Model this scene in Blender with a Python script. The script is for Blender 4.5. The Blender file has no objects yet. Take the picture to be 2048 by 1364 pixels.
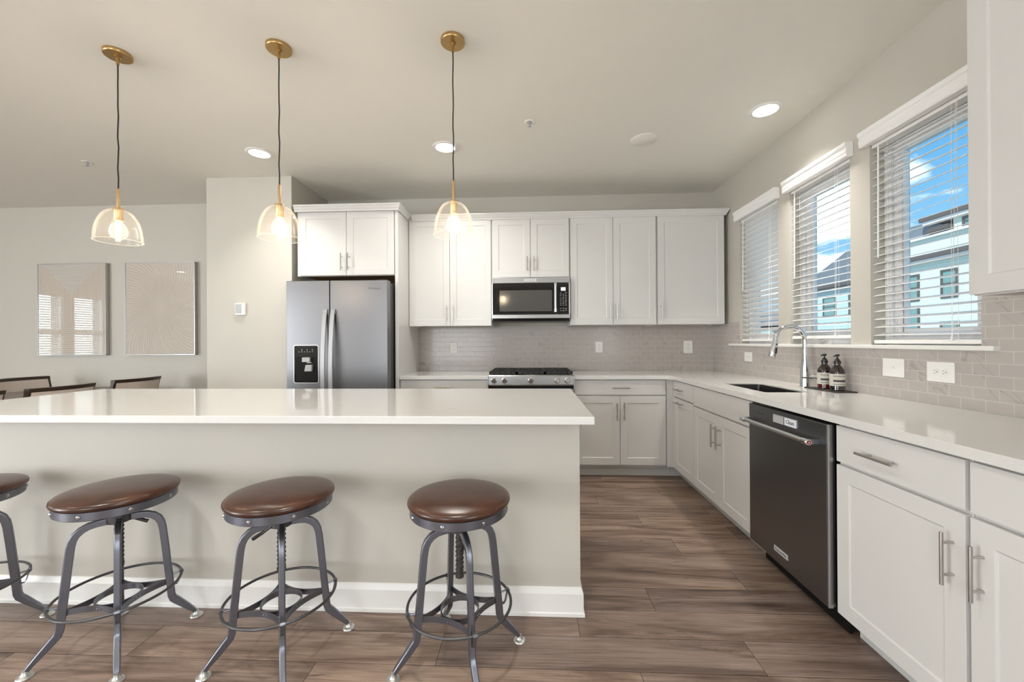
import bpy, bmesh, math, random
from mathutils import Vector, Matrix
from mathutils.geometry import tessellate_polygon

random.seed(7)
PI = math.pi
SC = bpy.context.scene
COL = SC.collection

# ------------------------------------------------------------------ camera
F_PX, YAW, PITCH, ROLL, CAM_Z = 810.7, 0.0459, 0.0019, -0.0057, 1.2174
def cam_axes():
    cy, sy = math.cos(YAW), math.sin(YAW)
    f = Vector((-sy, cy, 0)); r = Vector((cy, sy, 0)); u = Vector((0, 0, 1))
    f2 = f * math.cos(PITCH) + u * math.sin(PITCH)
    u2 = -f * math.sin(PITCH) + u * math.cos(PITCH)
    r3 = r * math.cos(ROLL) + u2 * math.sin(ROLL)
    u3 = -r * math.sin(ROLL) + u2 * math.cos(ROLL)
    return r3, u3, f2
cam_d = bpy.data.cameras.new('camera')
cam = bpy.data.objects.new('camera', cam_d)
COL.objects.link(cam)
r3, u3, f3 = cam_axes()
m = Matrix.Identity(4)
for i in range(3):
    m[i][0] = r3[i]; m[i][1] = u3[i]; m[i][2] = -f3[i]
m[2][3] = CAM_Z
cam.matrix_world = m
cam_d.sensor_width = 36
cam_d.lens = F_PX / 2048 * 36
cam_d.clip_start = 0.02
cam_d.clip_end = 500
SC.camera = cam

# ------------------------------------------------------------------ view + world + lights
SC.view_settings.view_transform = 'Standard'
SC.view_settings.look = 'None'
SC.view_settings.exposure = 0.78
SC.view_settings.gamma = 1.0
SC.view_settings.use_curve_mapping = False

class NT:
    """small node-tree helper"""
    def __init__(self, tree):
        self.t = tree; self.n = tree.nodes; self.l = tree.links
    def node(self, typ, **kw):
        nd = self.n.new(typ)
        for k, v in kw.items():
            setattr(nd, k, v)
        return nd
    def put(self, sock, v):
        if v is None: return
        if isinstance(v, bpy.types.NodeSocket): self.l.new(v, sock)
        else:
            if isinstance(v, (tuple, list)) and len(v) == 3 and sock.type == 'RGBA': v = (*v, 1)
            sock.default_value = v
    def math(self, op, a, b=None, c=None, clamp=False):
        nd = self.node('ShaderNodeMath', operation=op, use_clamp=clamp)
        self.put(nd.inputs[0], a)
        if b is not None: self.put(nd.inputs[1], b)
        if c is not None: self.put(nd.inputs[2], c)
        return nd.outputs[0]
    def mix(self, fac, a, b, blend='MIX'):
        nd = self.node('ShaderNodeMix', data_type='RGBA', blend_type=blend)
        self.put(nd.inputs[0], fac); self.put(nd.inputs[6], a); self.put(nd.inputs[7], b)
        return nd.outputs[2]
    def ramp(self, fac, stops):
        nd = self.node('ShaderNodeValToRGB')
        e = nd.color_ramp.elements
        while len(e) < len(stops): e.new(0.5)
        for el, (p, c) in zip(e, stops):
            el.position = p; el.color = (*c, 1) if len(c) == 3 else c
        self.put(nd.inputs[0], fac)
        return nd.outputs[0]
    def noise(self, vec, scale, detail=4, rough=0.5, dist=0.0):
        nd = self.node('ShaderNodeTexNoise')
        if vec is not None: self.put(nd.inputs['Vector'], vec)
        nd.inputs['Scale'].default_value = scale; nd.inputs['Detail'].default_value = detail
        nd.inputs['Roughness'].default_value = rough; nd.inputs['Distortion'].default_value = dist
        return nd.outputs[0]
    def vec(self, x, y, z):
        nd = self.node('ShaderNodeCombineXYZ')
        self.put(nd.inputs[0], x); self.put(nd.inputs[1], y); self.put(nd.inputs[2], z)
        return nd.outputs[0]
    def sep(self, v):
        nd = self.node('ShaderNodeSeparateXYZ'); self.put(nd.inputs[0], v)
        return nd.outputs
    def mapping(self, v, scale=(1, 1, 1), loc=(0, 0, 0)):
        nd = self.node('ShaderNodeMapping'); self.put(nd.inputs[0], v)
        nd.inputs['Scale'].default_value = scale; nd.inputs['Location'].default_value = loc
        return nd.outputs[0]

world = bpy.data.worlds.new('sky'); SC.world = world; world.use_nodes = True
W = NT(world.node_tree); W.n.clear()
wo = W.node('ShaderNodeOutputWorld'); bg = W.node('ShaderNodeBackground')
tc = W.node('ShaderNodeTexCoord')
gx, gy, gz = W.sep(tc.outputs['Generated'])
skyc = W.ramp(gz, [(0.0, (0.27, 0.37, 0.46)), (0.15, (0.15, 0.29, 0.43)), (0.35, (0.060, 0.205, 0.40)), (1.0, (0.02, 0.08, 0.25))])
cm = W.mapping(tc.outputs['Generated'], (1.0, 1.0, 2.4), (1.3, 0.7, 0.2))
cl = W.noise(cm, 5.0, 8, 0.55, 0.3)
clm = W.ramp(cl, [(0.51, (0, 0, 0)), (0.60, (1, 1, 1))])
skyf = W.mix(clm, skyc, (0.62, 0.63, 0.66))
W.put(bg.inputs[0], skyf); bg.inputs[1].default_value = 1.50
W.l.new(bg.outputs[0], wo.inputs[0])

def light(name, kind, loc, energy, color=(1, 1, 1), rot=None, size=None, size_y=None, parent=None, shape=None, aim=None, spread=None):
    d = bpy.data.lights.new(name, kind); d.energy = energy; d.color = color
    if kind == 'AREA':
        d.shape = shape or ('RECTANGLE' if size_y else 'SQUARE')
        d.size = size
        if size_y: d.size_y = size_y
    elif kind == 'SUN': d.angle = size
    if spread: d.spread = spread
    elif size: d.shadow_soft_size = size
    o = bpy.data.objects.new(name, d); COL.objects.link(o); o.location = loc
    if aim is not None:
        o.rotation_euler = Vector(aim).to_track_quat('-Z', 'Y').to_euler()
    elif rot: o.rotation_euler = rot
    if parent: o.parent = parent
    return o

light('sun', 'SUN', (0, 0, 20), 2.5, (1.0, 0.97, 0.92), size=0.01, aim=(0.60, 0.36, -0.70))

# room constants (metres; camera stands at x=0, y=0)
CH = 2.743            # ceiling
DW = 4.2615           # back wall plane y
XW = 1.8785           # right wall plane x
XL = -8.5             # left wall
YF = -3.8             # wall behind the camera

# fill light at added, unseen windows behind the camera and in both side walls
DAY = (0.93, 0.965, 1.0)
for x0_, x1_ in ((-8.2, -6.7), (-3.2, -1.3)):
    light('fill_behind', 'AREA', ((x0_ + x1_) / 2, YF - 0.06, 1.45), 30 * (x1_ - x0_), DAY, size=x1_ - x0_, size_y=1.9, aim=(0, 1, 0))
light('fill_side', 'AREA', (XW + 0.10, -1.9, 1.5), 45, DAY, size=1.9, size_y=1.8, aim=(-1, 0, 0))  # added lamp in an unseen right wall opening
light('fill_left', 'AREA', (XL - 0.08, -2.5, 1.25), 200, DAY, size=2.0, size_y=2.2, aim=(1, 0, 0))  # added to brighten the right wall and the cabinet fronts facing left

# ------------------------------------------------------------------ materials
MATS = {}
def newmat(name):
    mt = bpy.data.materials.new(name); mt.use_nodes = True
    t = NT(mt.node_tree)
    b = mt.node_tree.nodes['Principled BSDF']
    MATS[name] = mt
    return mt, t, b
def simple(name, col, rough=0.5, metal=0.0, coat=0.0, coat_r=0.03, bump=None, spec=0.5, var=0.0, aniso=0.0):
    mt, t, b = newmat(name)
    b.inputs['Roughness'].default_value = rough; b.inputs['Metallic'].default_value = metal
    b.inputs['Coat Weight'].default_value = coat; b.inputs['Coat Roughness'].default_value = coat_r
    b.inputs['Specular IOR Level'].default_value = spec
    tcn = t.node('ShaderNodeTexCoord')
    nz = t.noise(tcn.outputs['Object'], 6.0, 3, 0.5)
    lo = tuple(max(0, c * (1 - var)) for c in col); hi = tuple(min(1, c * (1 + var)) for c in col)
    t.put(b.inputs['Base Color'], t.mix(nz, lo, hi))
    if bump:
        sc, st, ds = bump
        bn = t.node('ShaderNodeBump'); bn.inputs['Strength'].default_value = st; bn.inputs['Distance'].default_value = ds
        t.put(bn.inputs['Height'], t.noise(tcn.outputs['Object'], sc, 3, 0.6))
        t.put(b.inputs['Normal'], bn.outputs[0])
    return mt

M_wall = simple('wall_paint', (0.54, 0.515, 0.455), 0.55, bump=(240, 0.08, 0.001), var=0.012)
M_ceil = simple('ceiling_paint', (0.83, 0.81, 0.745), 0.8, bump=(200, 0.06, 0.001), var=0.012)
M_trimw = simple('trim_white', (0.80, 0.79, 0.755), 0.35, var=0.01)
M_cab = simple('cabinet_white', (0.655, 0.648, 0.625), 0.32, var=0.012)
M_cabin = simple('cabinet_birch', (0.42, 0.22, 0.08), 0.5, var=0.1)
M_dark = simple('dark_void', (0.010, 0.009, 0.008), 0.6, spec=0.15)
M_nickel = simple('brushed_nickel', (0.50, 0.485, 0.465), 0.28, 1.0, var=0.03)
M_chrome = simple('chrome', (0.72, 0.74, 0.77), 0.08, 1.0)
M_blackpl = simple('black_plastic', (0.015, 0.014, 0.014), 0.35)
M_castiron = simple('cast_iron', (0.022, 0.021, 0.020), 0.55, var=0.2)
M_blackgl = simple('black_glass', (0.007, 0.006, 0.006), 0.07, spec=0.35)
M_white_pl = simple('white_plastic', (0.84, 0.83, 0.80), 0.35)
M_grey_pl = simple('grey_plastic', (0.42, 0.42, 0.42), 0.4)
M_brass = simple('aged_brass', (0.50, 0.33, 0.14), 0.33, 1.0, var=0.08)
M_brassl = simple('satin_brass', (0.72, 0.50, 0.26), 0.35, 1.0, var=0.04)
M_cord = simple('fabric_cord', (0.03, 0.024, 0.018), 0.8, bump=(900, 0.4, 0.001))
M_iron = simple('gunmetal', (0.185, 0.192, 0.222), 0.34, 0.85, var=0.12, bump=(60, 0.05, 0.001))
M_irond = simple('dark_gunmetal', (0.10, 0.098, 0.10), 0.42, 0.8, var=0.15)
M_silver = simple('foot_silver', (0.55, 0.55, 0.52), 0.35, 0.8)
M_rivet = simple('rivet_steel', (0.45, 0.45, 0.46), 0.3, 1.0)
M_chairwood = simple('espresso_wood', (0.035, 0.020, 0.013), 0.35, var=0.2)
M_linen = simple('linen', (0.66, 0.57, 0.50), 0.9, var=0.05, bump=(500, 0.3, 0.001))
M_tablewood = simple('table_wood', (0.17, 0.14, 0.12), 0.45, var=0.15)
M_blind = simple('blind_white', (0.90, 0.89, 0.87), 0.4)
M_vinyl = simple('vinyl_white', (0.88, 0.88, 0.87), 0.35)
M_red = simple('enamel_red', (0.25, 0.03, 0.03), 0.3, coat=0.5)
M_label = simple('label_cream', (0.56, 0.54, 0.48), 0.6)
M_ink = simple('label_ink', (0.03, 0.028, 0.028), 0.6)
M_tray = simple('slate_tray', (0.025, 0.023, 0.02), 0.5, var=0.3)
M_siding_ink = simple('roof_trim_dark', (0.13, 0.11, 0.105), 0.6)
M_ground = simple('asphalt', (0.16, 0.16, 0.16), 0.9, var=0.2)
M_paper = simple('magnet_white', (0.72, 0.74, 0.78), 0.4)

def steel(name, col, rough, axis):
    mt, t, b = newmat(name)
    b.inputs['Metallic'].default_value = 1.0
    tcn = t.node('ShaderNodeTexCoord')
    sc = [240, 240, 240]; sc[axis] = 2.0
    mp = t.mapping(tcn.outputs['Object'], tuple(sc))
    nz = t.noise(mp, 1.0, 3, 0.6)
    t.put(b.inputs['Base Color'], t.mix(nz, tuple(c * 0.97 for c in col), tuple(c * 1.03 for c in col)))
    r = t.math('MULTIPLY_ADD', nz, 0.04, rough - 0.02)
    t.put(b.inputs['Roughness'], r)
    bn = t.node('ShaderNodeBump'); bn.inputs['Strength'].default_value = 0.04; bn.inputs['Distance'].default_value = 0.001
    w = t.mapping(tcn.outputs['Object'], (1.6, 1.6, 5.0) if axis == 0 else (2.2, 2.2, 2.2))
    t.put(bn.inputs['Height'], t.math('MULTIPLY', t.noise(w, 1.0, 2, 0.5), 14.0))
    t.put(b.inputs['Normal'], bn.outputs[0])
    return mt
M_steel = steel('stainless_steel', (0.225, 0.225, 0.236), 0.315, 0)
M_satin = simple('satin_aluminium', (0.42, 0.425, 0.44), 0.38, 0.6)
M_badge = simple('badge_silver', (0.55, 0.55, 0.54), 0.35, 0.2)
M_steelm = steel('stainless_mid', (0.40, 0.40, 0.405), 0.315, 0)
M_steelv = steel('stainless_bright', (0.62, 0.62, 0.63), 0.31, 2)
M_sink = steel('sink_steel', (0.15, 0.145, 0.14), 0.36, 1)
M_bksteel = steel('black_stainless', (0.225, 0.23, 0.242), 0.33, 1)

def glassy(name, tint, refl, rough=0.0, rim=None, cap=0.75, milk=0.0):
    mt = bpy.data.materials.new(name); mt.use_nodes = True
    t = NT(mt.node_tree); t.n.clear(); MATS[name] = mt
    out = t.node('ShaderNodeOutputMaterial')
    tr = t.node('ShaderNodeBsdfTransparent'); t.put(tr.inputs[0], tint)
    gl = t.node('ShaderNodeBsdfGlossy'); gl.inputs['Roughness'].default_value = rough
    lw = t.node('ShaderNodeLayerWeight'); lw.inputs[0].default_value = refl
    mx = t.node('ShaderNodeMixShader')
    t.put(mx.inputs[0], t.math('ADD', t.math('MULTIPLY', lw.outputs['Fresnel'], cap), 0.012)); t.l.new(tr.outputs[0], mx.inputs[1]); t.l.new(gl.outputs[0], mx.inputs[2])
    last = mx.outputs[0]
    if milk:
        tl = t.node('ShaderNodeBsdfTranslucent'); t.put(tl.inputs[0], (1.0, 0.97, 0.93)); df = t.node('ShaderNodeBsdfDiffuse'); t.put(df.inputs[0], (1.0, 0.98, 0.95))
        a = t.node('ShaderNodeMixShader'); a.inputs[0].default_value = 0.5; t.l.new(tl.outputs[0], a.inputs[1]); t.l.new(df.outputs[0], a.inputs[2])
        b2 = t.node('ShaderNodeMixShader'); tcn = t.node('ShaderNodeTexCoord')
        sp = t.ramp(t.noise(tcn.outputs['Object'], 260, 2, 0.5), [(0.62, (0.0, 0.0, 0.0)), (0.70, (1, 1, 1))])
        t.put(b2.inputs[0], t.math('ADD', t.math('MULTIPLY', sp, 0.10), t.math('MULTIPLY_ADD', lw.outputs['Fresnel'], milk * 4, milk)))
        t.l.new(last, b2.inputs[1]); t.l.new(a.outputs[0], b2.inputs[2]); last = b2.outputs[0]
    t.l.new(last, out.inputs[0])
    return mt
M_pane = glassy('window_glass', (0.93, 0.97, 0.96), 0.12)
M_shade = glassy('shade_glass', (0.985, 0.98, 0.97), 0.12, 0.03, cap=0.35, milk=0.010)
M_bulbg = glassy('bulb_glass', (1.0, 0.97, 0.92), 0.12, cap=0.3, milk=0.010)

def emis(name, col, strength):
    mt, t, b = newmat(name)
    b.inputs['Base Color'].default_value = (*col, 1)
    b.inputs['Emission Color'].default_value = (*col, 1); b.inputs['Emission Strength'].default_value = strength
    return mt
M_lens = emis('lit_lens', (1.0, 0.97, 0.92), 6.0)
M_filament = emis('lit_filament', (1.0, 0.78, 0.45), 60.0)
M_lcd = emis('display_lit', (0.75, 0.80, 0.85), 0.45)

# quartz
def quartz():
    mt, t, b = newmat('white_quartz')
    tcn = t.node('ShaderNodeTexCoord')
    n1 = t.noise(tcn.outputs['Object'], 180, 3, 0.6)
    n2 = t.noise(tcn.outputs['Object'], 9, 4, 0.6)
    c = t.mix(n1, (0.66, 0.655, 0.63), (0.74, 0.735, 0.71))
    c = t.mix(t.math('MULTIPLY', n2, 0.25), c, (0.70, 0.685, 0.64))
    t.put(b.inputs['Base Color'], c)
    b.inputs['Roughness'].default_value = 0.10
    b.inputs['Coat Weight'].default_value = 0.25; b.inputs['Coat Roughness'].default_value = 0.03
    return mt
M_quartz = quartz()

# leather
def leather():
    mt, t, b = newmat('brown_leather')
    tcn = t.node('ShaderNodeTexCoord')
    n1 = t.noise(tcn.outputs['Object'], 11, 3, 0.5, 0.0)
    n2 = t.noise(tcn.outputs['Object'], 320, 3, 0.6)
    f = t.math('MULTIPLY_ADD', n1, 1.8, -0.4, clamp=True)
    c = t.mix(f, (0.030, 0.0095, 0.0045), (0.082, 0.027, 0.0115))
    t.put(b.inputs['Base Color'], c)
    b.inputs['Roughness'].default_value = 0.285; b.inputs['Specular IOR Level'].default_value = 0.6
    bn = t.node('ShaderNodeBump'); bn.inputs['Strength'].default_value = 0.12; bn.inputs['Distance'].default_value = 0.0008
    t.put(bn.inputs['Height'], n2); t.put(b.inputs['Normal'], bn.outputs[0])
    return mt
M_leather = leather()

# floor planks: attribute 'tone' per plank
def planks():
    mt, t, b = newmat('vinyl_plank')
    tcn = t.node('ShaderNodeTexCoord')
    at = t.node('ShaderNodeAttribute', attribute_name='tone')
    tone = at.outputs['Fac']
    sx, sy, sz = t.sep(tcn.outputs['Object'])
    off = t.math('MULTIPLY', tone, 37.0)
    v = t.vec(t.math('ADD', t.math('MULTIPLY', sx, 1.1), off), t.math('ADD', t.math('MULTIPLY', sy, 9.0), t.math('MULTIPLY', off, 3.1)), off)
    n1 = t.noise(v, 1.0, 6, 0.62, 1.2)
    v2 = t.vec(t.math('ADD', t.math('MULTIPLY', sx, 4.0), off), t.math('MULTIPLY', sy, 130.0), off)
    n2 = t.noise(v2, 1.0, 4, 0.6, 0.3)
    v3 = t.vec(t.math('ADD', t.math('MULTIPLY', sx, 2.6), off), t.math('MULTIPLY', sy, 16.0), t.math('ADD', off, 5.0))
    n3 = t.noise(v3, 1.0, 5, 0.7, 2.0)
    base = t.ramp(n1, [(0.26, (0.075, 0.043, 0.030)), (0.42, (0.185, 0.126, 0.096)), (0.55, (0.285, 0.208, 0.165)), (0.78, (0.370, 0.283, 0.232))])
    streak = t.ramp(n2, [(0.3, (0.64, 0.61, 0.60)), (0.58, (1.06, 1.06, 1.06))])
    c = t.mix(1.0, base, streak, 'MULTIPLY')
    dk = t.ramp(n3, [(0.60, (0, 0, 0)), (0.70, (1, 1, 1))])
    c = t.mix(t.math('MULTIPLY', dk, 0.55), c, (0.075, 0.048, 0.034))
    tv = t.ramp(tone, [(0.0, (0.76, 0.76, 0.79)), (0.5, (1.0, 0.98, 0.96)), (1.0, (1.14, 1.10, 1.04))])
    c = t.mix(1.0, c, tv, 'MULTIPLY')
    t.put(b.inputs['Base Color'], c)
    t.put(b.inputs['Roughness'], t.math('MULTIPLY_ADD', n2, 0.15, 0.30))
    bn = t.node('ShaderNodeBump'); bn.inputs['Strength'].default_value = 0.12; bn.inputs['Distance'].default_value = 0.001
    t.put(bn.inputs['Height'], n2); t.put(b.inputs['Normal'], bn.outputs[0])
    return mt
M_plank = planks()
M_gap = simple('plank_gap', (0.03, 0.02, 0.015), 0.7)

# marble tile in world-aligned object space: axis = coordinate index along the wall
def tile(name, axis, phase, sgn):
    mt, t, b = newmat(name)
    tcn = t.node('ShaderNodeTexCoord')
    s = t.sep(tcn.outputs['Object'])
    u = s[axis]; v = s[2]
    RH, TW, G = 0.0508, 0.0978, 0.0011
    rv = t.math('DIVIDE', t.math('SUBTRACT', v, 0.914), RH)
    row = t.math('FLOOR', rv)
    half = t.math('MULTIPLY', t.math('MODULO', t.math('ADD', row, 20.0), 2.0), 0.5)
    cu = t.math('ADD', t.math('DIVIDE', t.math('SUBTRACT', u, phase - TW * 200), TW), half)
    colu = t.math('FLOOR', cu)
    fu = t.math('FRACT', cu); fv = t.math('FRACT', rv)
    du = t.math('MULTIPLY', t.math('MINIMUM', fu, t.math('SUBTRACT', 1.0, fu)), TW)
    dv = t.math('MULTIPLY', t.math('MINIMUM', fv, t.math('SUBTRACT', 1.0, fv)), RH)
    d = t.math('MINIMUM', du, dv)
    inside = t.math('MULTIPLY', t.math('SUBTRACT', d, G), 2500.0, clamp=True)
    wn = t.node('ShaderNodeTexWhiteNoise', noise_dimensions='2D')
    t.put(wn.inputs['Vector'], t.vec(colu, row, 0.0))
    rnd = wn.outputs['Value']; rc = t.sep(wn.outputs['Color'])
    fast = t.math('ADD', v, t.math('MULTIPLY', u, sgn * 0.75))
    slow = t.math('ADD', v, t.math('MULTIPLY', u, -sgn * 1.3))
    q = t.vec(t.math('MULTIPLY_ADD', rnd, 30.0, fast), t.math('MULTIPLY_ADD', slow, 0.16, t.math('MULTIPLY', rc[1], 20.0)), 0.0)
    vn = t.noise(q, 12.0, 2, 0.4, 0.1)
    vein = t.ramp(t.math('ABSOLUTE', t.math('SUBTRACT', vn, 0.5)), [(0.0, (1, 1, 1)), (0.018, (0, 0, 0))])
    vein = t.math('MULTIPLY', vein, t.math('GREATER_THAN', rc[0], 0.62))
    cloud = t.noise(q, 14.0, 4, 0.6)
    c = t.mix(cloud, (0.440, 0.396, 0.362), (0.515, 0.474, 0.440))
    c = t.mix(t.math('MULTIPLY', rc[2], 0.35), c, (0.41, 0.385, 0.37))
    c = t.mix(t.math('MULTIPLY', vein, 0.42), c, (0.24, 0.21, 0.195))
    c = t.mix(inside, (0.58, 0.55, 0.51), c)
    t.put(b.inputs['Base Color'], c)
    t.put(b.inputs['Roughness'], t.math('MULTIPLY_ADD', inside, -0.45, 0.65))
    bn = t.node('ShaderNodeBump'); bn.inputs['Strength'].default_value = 0.5; bn.inputs['Distance'].default_value = 0.001
    t.put(bn.inputs['Height'], inside); t.put(b.inputs['Normal'], bn.outputs[0])
    return mt
M_tileR = tile('marble_tile_side', 1, 1.66, -1)
M_tileB = tile('marble_tile_back', 0, 0.02, 1)

def art_mat(kind):
    mt, t, b = newmat('relief_canvas_' + kind)
    tcn = t.node('ShaderNodeTexCoord')
    sx, sy, sz = t.sep(tcn.outputs['Object'])    # origin at panel centre bottom
    if kind == 'chevron':
        ax = t.math('ABSOLUTE', t.math('ADD', sx, 0.005))
        dy = t.math('SUBTRACT', sz, 0.66)
        up = t.math('MULTIPLY', dy, 1.0); dn = t.math('MULTIPLY_ADD', dy, -0.9, -0.26)
        m_ = t.math('MAXIMUM', ax, t.math('MAXIMUM', up, dn))
        ph = t.math('MULTIPLY', m_, 2 * PI / 0.021)
        h = t.math('SINE', ph)
        horiz = t.math('GREATER_THAN', up, ax)
        c1 = t.mix(horiz, (0.60, 0.525, 0.445), (0.60, 0.56, 0.50))
    else:
        dx = t.math('SUBTRACT', sx, 0.005); dy = t.math('SUBTRACT', sz, 0.485)
        ang = t.math('ARCTAN2', dy, dx)
        r = t.math('SQRT', t.math('ADD', t.math('MULTIPLY', dx, dx), t.math('MULTIPLY', dy, dy)))
        wob = t.math('MULTIPLY', t.noise(tcn.outputs['Object'], 5.0, 3, 0.5), 9.0)
        ph = t.math('ADD', t.math('MULTIPLY_ADD', ang, 84.0, t.math('MULTIPLY', t.math('MULTIPLY', r, r), -105.0)), wob)
        h = t.math('SINE', ph)
        c1 = (0.60, 0.535, 0.465)
    if kind == 'swirl': h = t.math('ADD', t.math('MULTIPLY', h, t.math('MULTIPLY', r, 4.5, clamp=True)), t.math('MULTIPLY_ADD', t.math('MULTIPLY', r, 4.5, clamp=True), -0.7, 0.7))
    hh = t.math('MULTIPLY_ADD', h, 0.5, 0.5)
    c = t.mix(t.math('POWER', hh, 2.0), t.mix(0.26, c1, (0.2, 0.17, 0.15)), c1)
    edge = t.math('GREATER_THAN', t.math('MAXIMUM', t.math('DIVIDE', t.math('ABSOLUTE', sx), 0.37), t.math('DIVIDE', t.math('ABSOLUTE', t.math('SUBTRACT', sz, 0.503)), 0.485)), 1.0)
    c = t.mix(edge, c, (0.50, 0.48, 0.46))
    t.put(b.inputs['Base Color'], c)
    b.inputs['Roughness'].default_value = 0.7
    b.inputs['Coat Weight'].default_value = 1.0; b.inputs['Coat Roughness'].default_value = 0.01
    b.inputs['Coat IOR'].default_value = 1.7
    bn = t.node('ShaderNodeBump'); bn.inputs['Strength'].default_value = 0.7; bn.inputs['Distance'].default_value = 0.004
    t.put(bn.inputs['Height'], hh); t.put(b.inputs['Normal'], bn.outputs[0])
    return mt

def siding(name, col):
    mt, t, b = newmat(name)
    tcn = t.node('ShaderNodeTexCoord'); s = t.sep(tcn.outputs['Object'])
    f = t.math('FRACT', t.math('DIVIDE', s[2], 0.16))
    c = t.mix(t.math('LESS_THAN', f, 0.10), col, tuple(k * 0.72 for k in col))
    t.put(b.inputs['Base Color'], c); b.inputs['Roughness'].default_value = 0.6
    bn = t.node('ShaderNodeBump'); bn.inputs['Strength'].default_value = 0.6; bn.inputs['Distance'].default_value = 0.02
    t.put(bn.inputs['Height'], t.math('SUBTRACT', 1.0, f)); t.put(b.inputs['Normal'], bn.outputs[0])
    return mt
M_siding = siding('white_siding', (0.72, 0.86, 0.80))
M_sidingb = siding('aqua_siding', (0.56, 0.72, 0.72))
M_shingle = simple('grey_shingle', (0.20, 0.235, 0.27), 0.9, var=0.2, bump=(30, 0.4, 0.01))
M_extglass = simple('house_glass', (0.20, 0.36, 0.34), 0.1, coat=1.0)
M_amber = None
def amber():
    mt, t, b = newmat('amber_glass')
    b.inputs['Base Color'].default_value = (0.010, 0.004, 0.003, 1)
    b.inputs['Roughness'].default_value = 0.08; b.inputs['Coat Weight'].default_value = 1.0
    return mt
M_amber = amber()
M_amberred = simple('amber_glass_red', (0.10, 0.012, 0.008), 0.1, coat=1.0)

# ------------------------------------------------------------------ mesh helpers
def props(o, label=None, cat=None, group=None, kind=None):
    if label: o['label'] = label
    if cat: o['category'] = cat
    if group: o['group'] = group
    if kind: o['kind'] = kind
    return o
def thing(name, label, cat, loc=(0, 0, 0), rz=0.0, group=None, kind=None):
    o = bpy.data.objects.new(name, None); COL.objects.link(o)
    o.location = loc; o.rotation_euler = (0, 0, rz); o.empty_display_size = 0.1
    return props(o, label, cat, group, kind)
def worigin(o):
    v = Vector((0, 0, 0))
    while o is not None:
        v += Vector(o.location); o = o.parent
    return v

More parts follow.
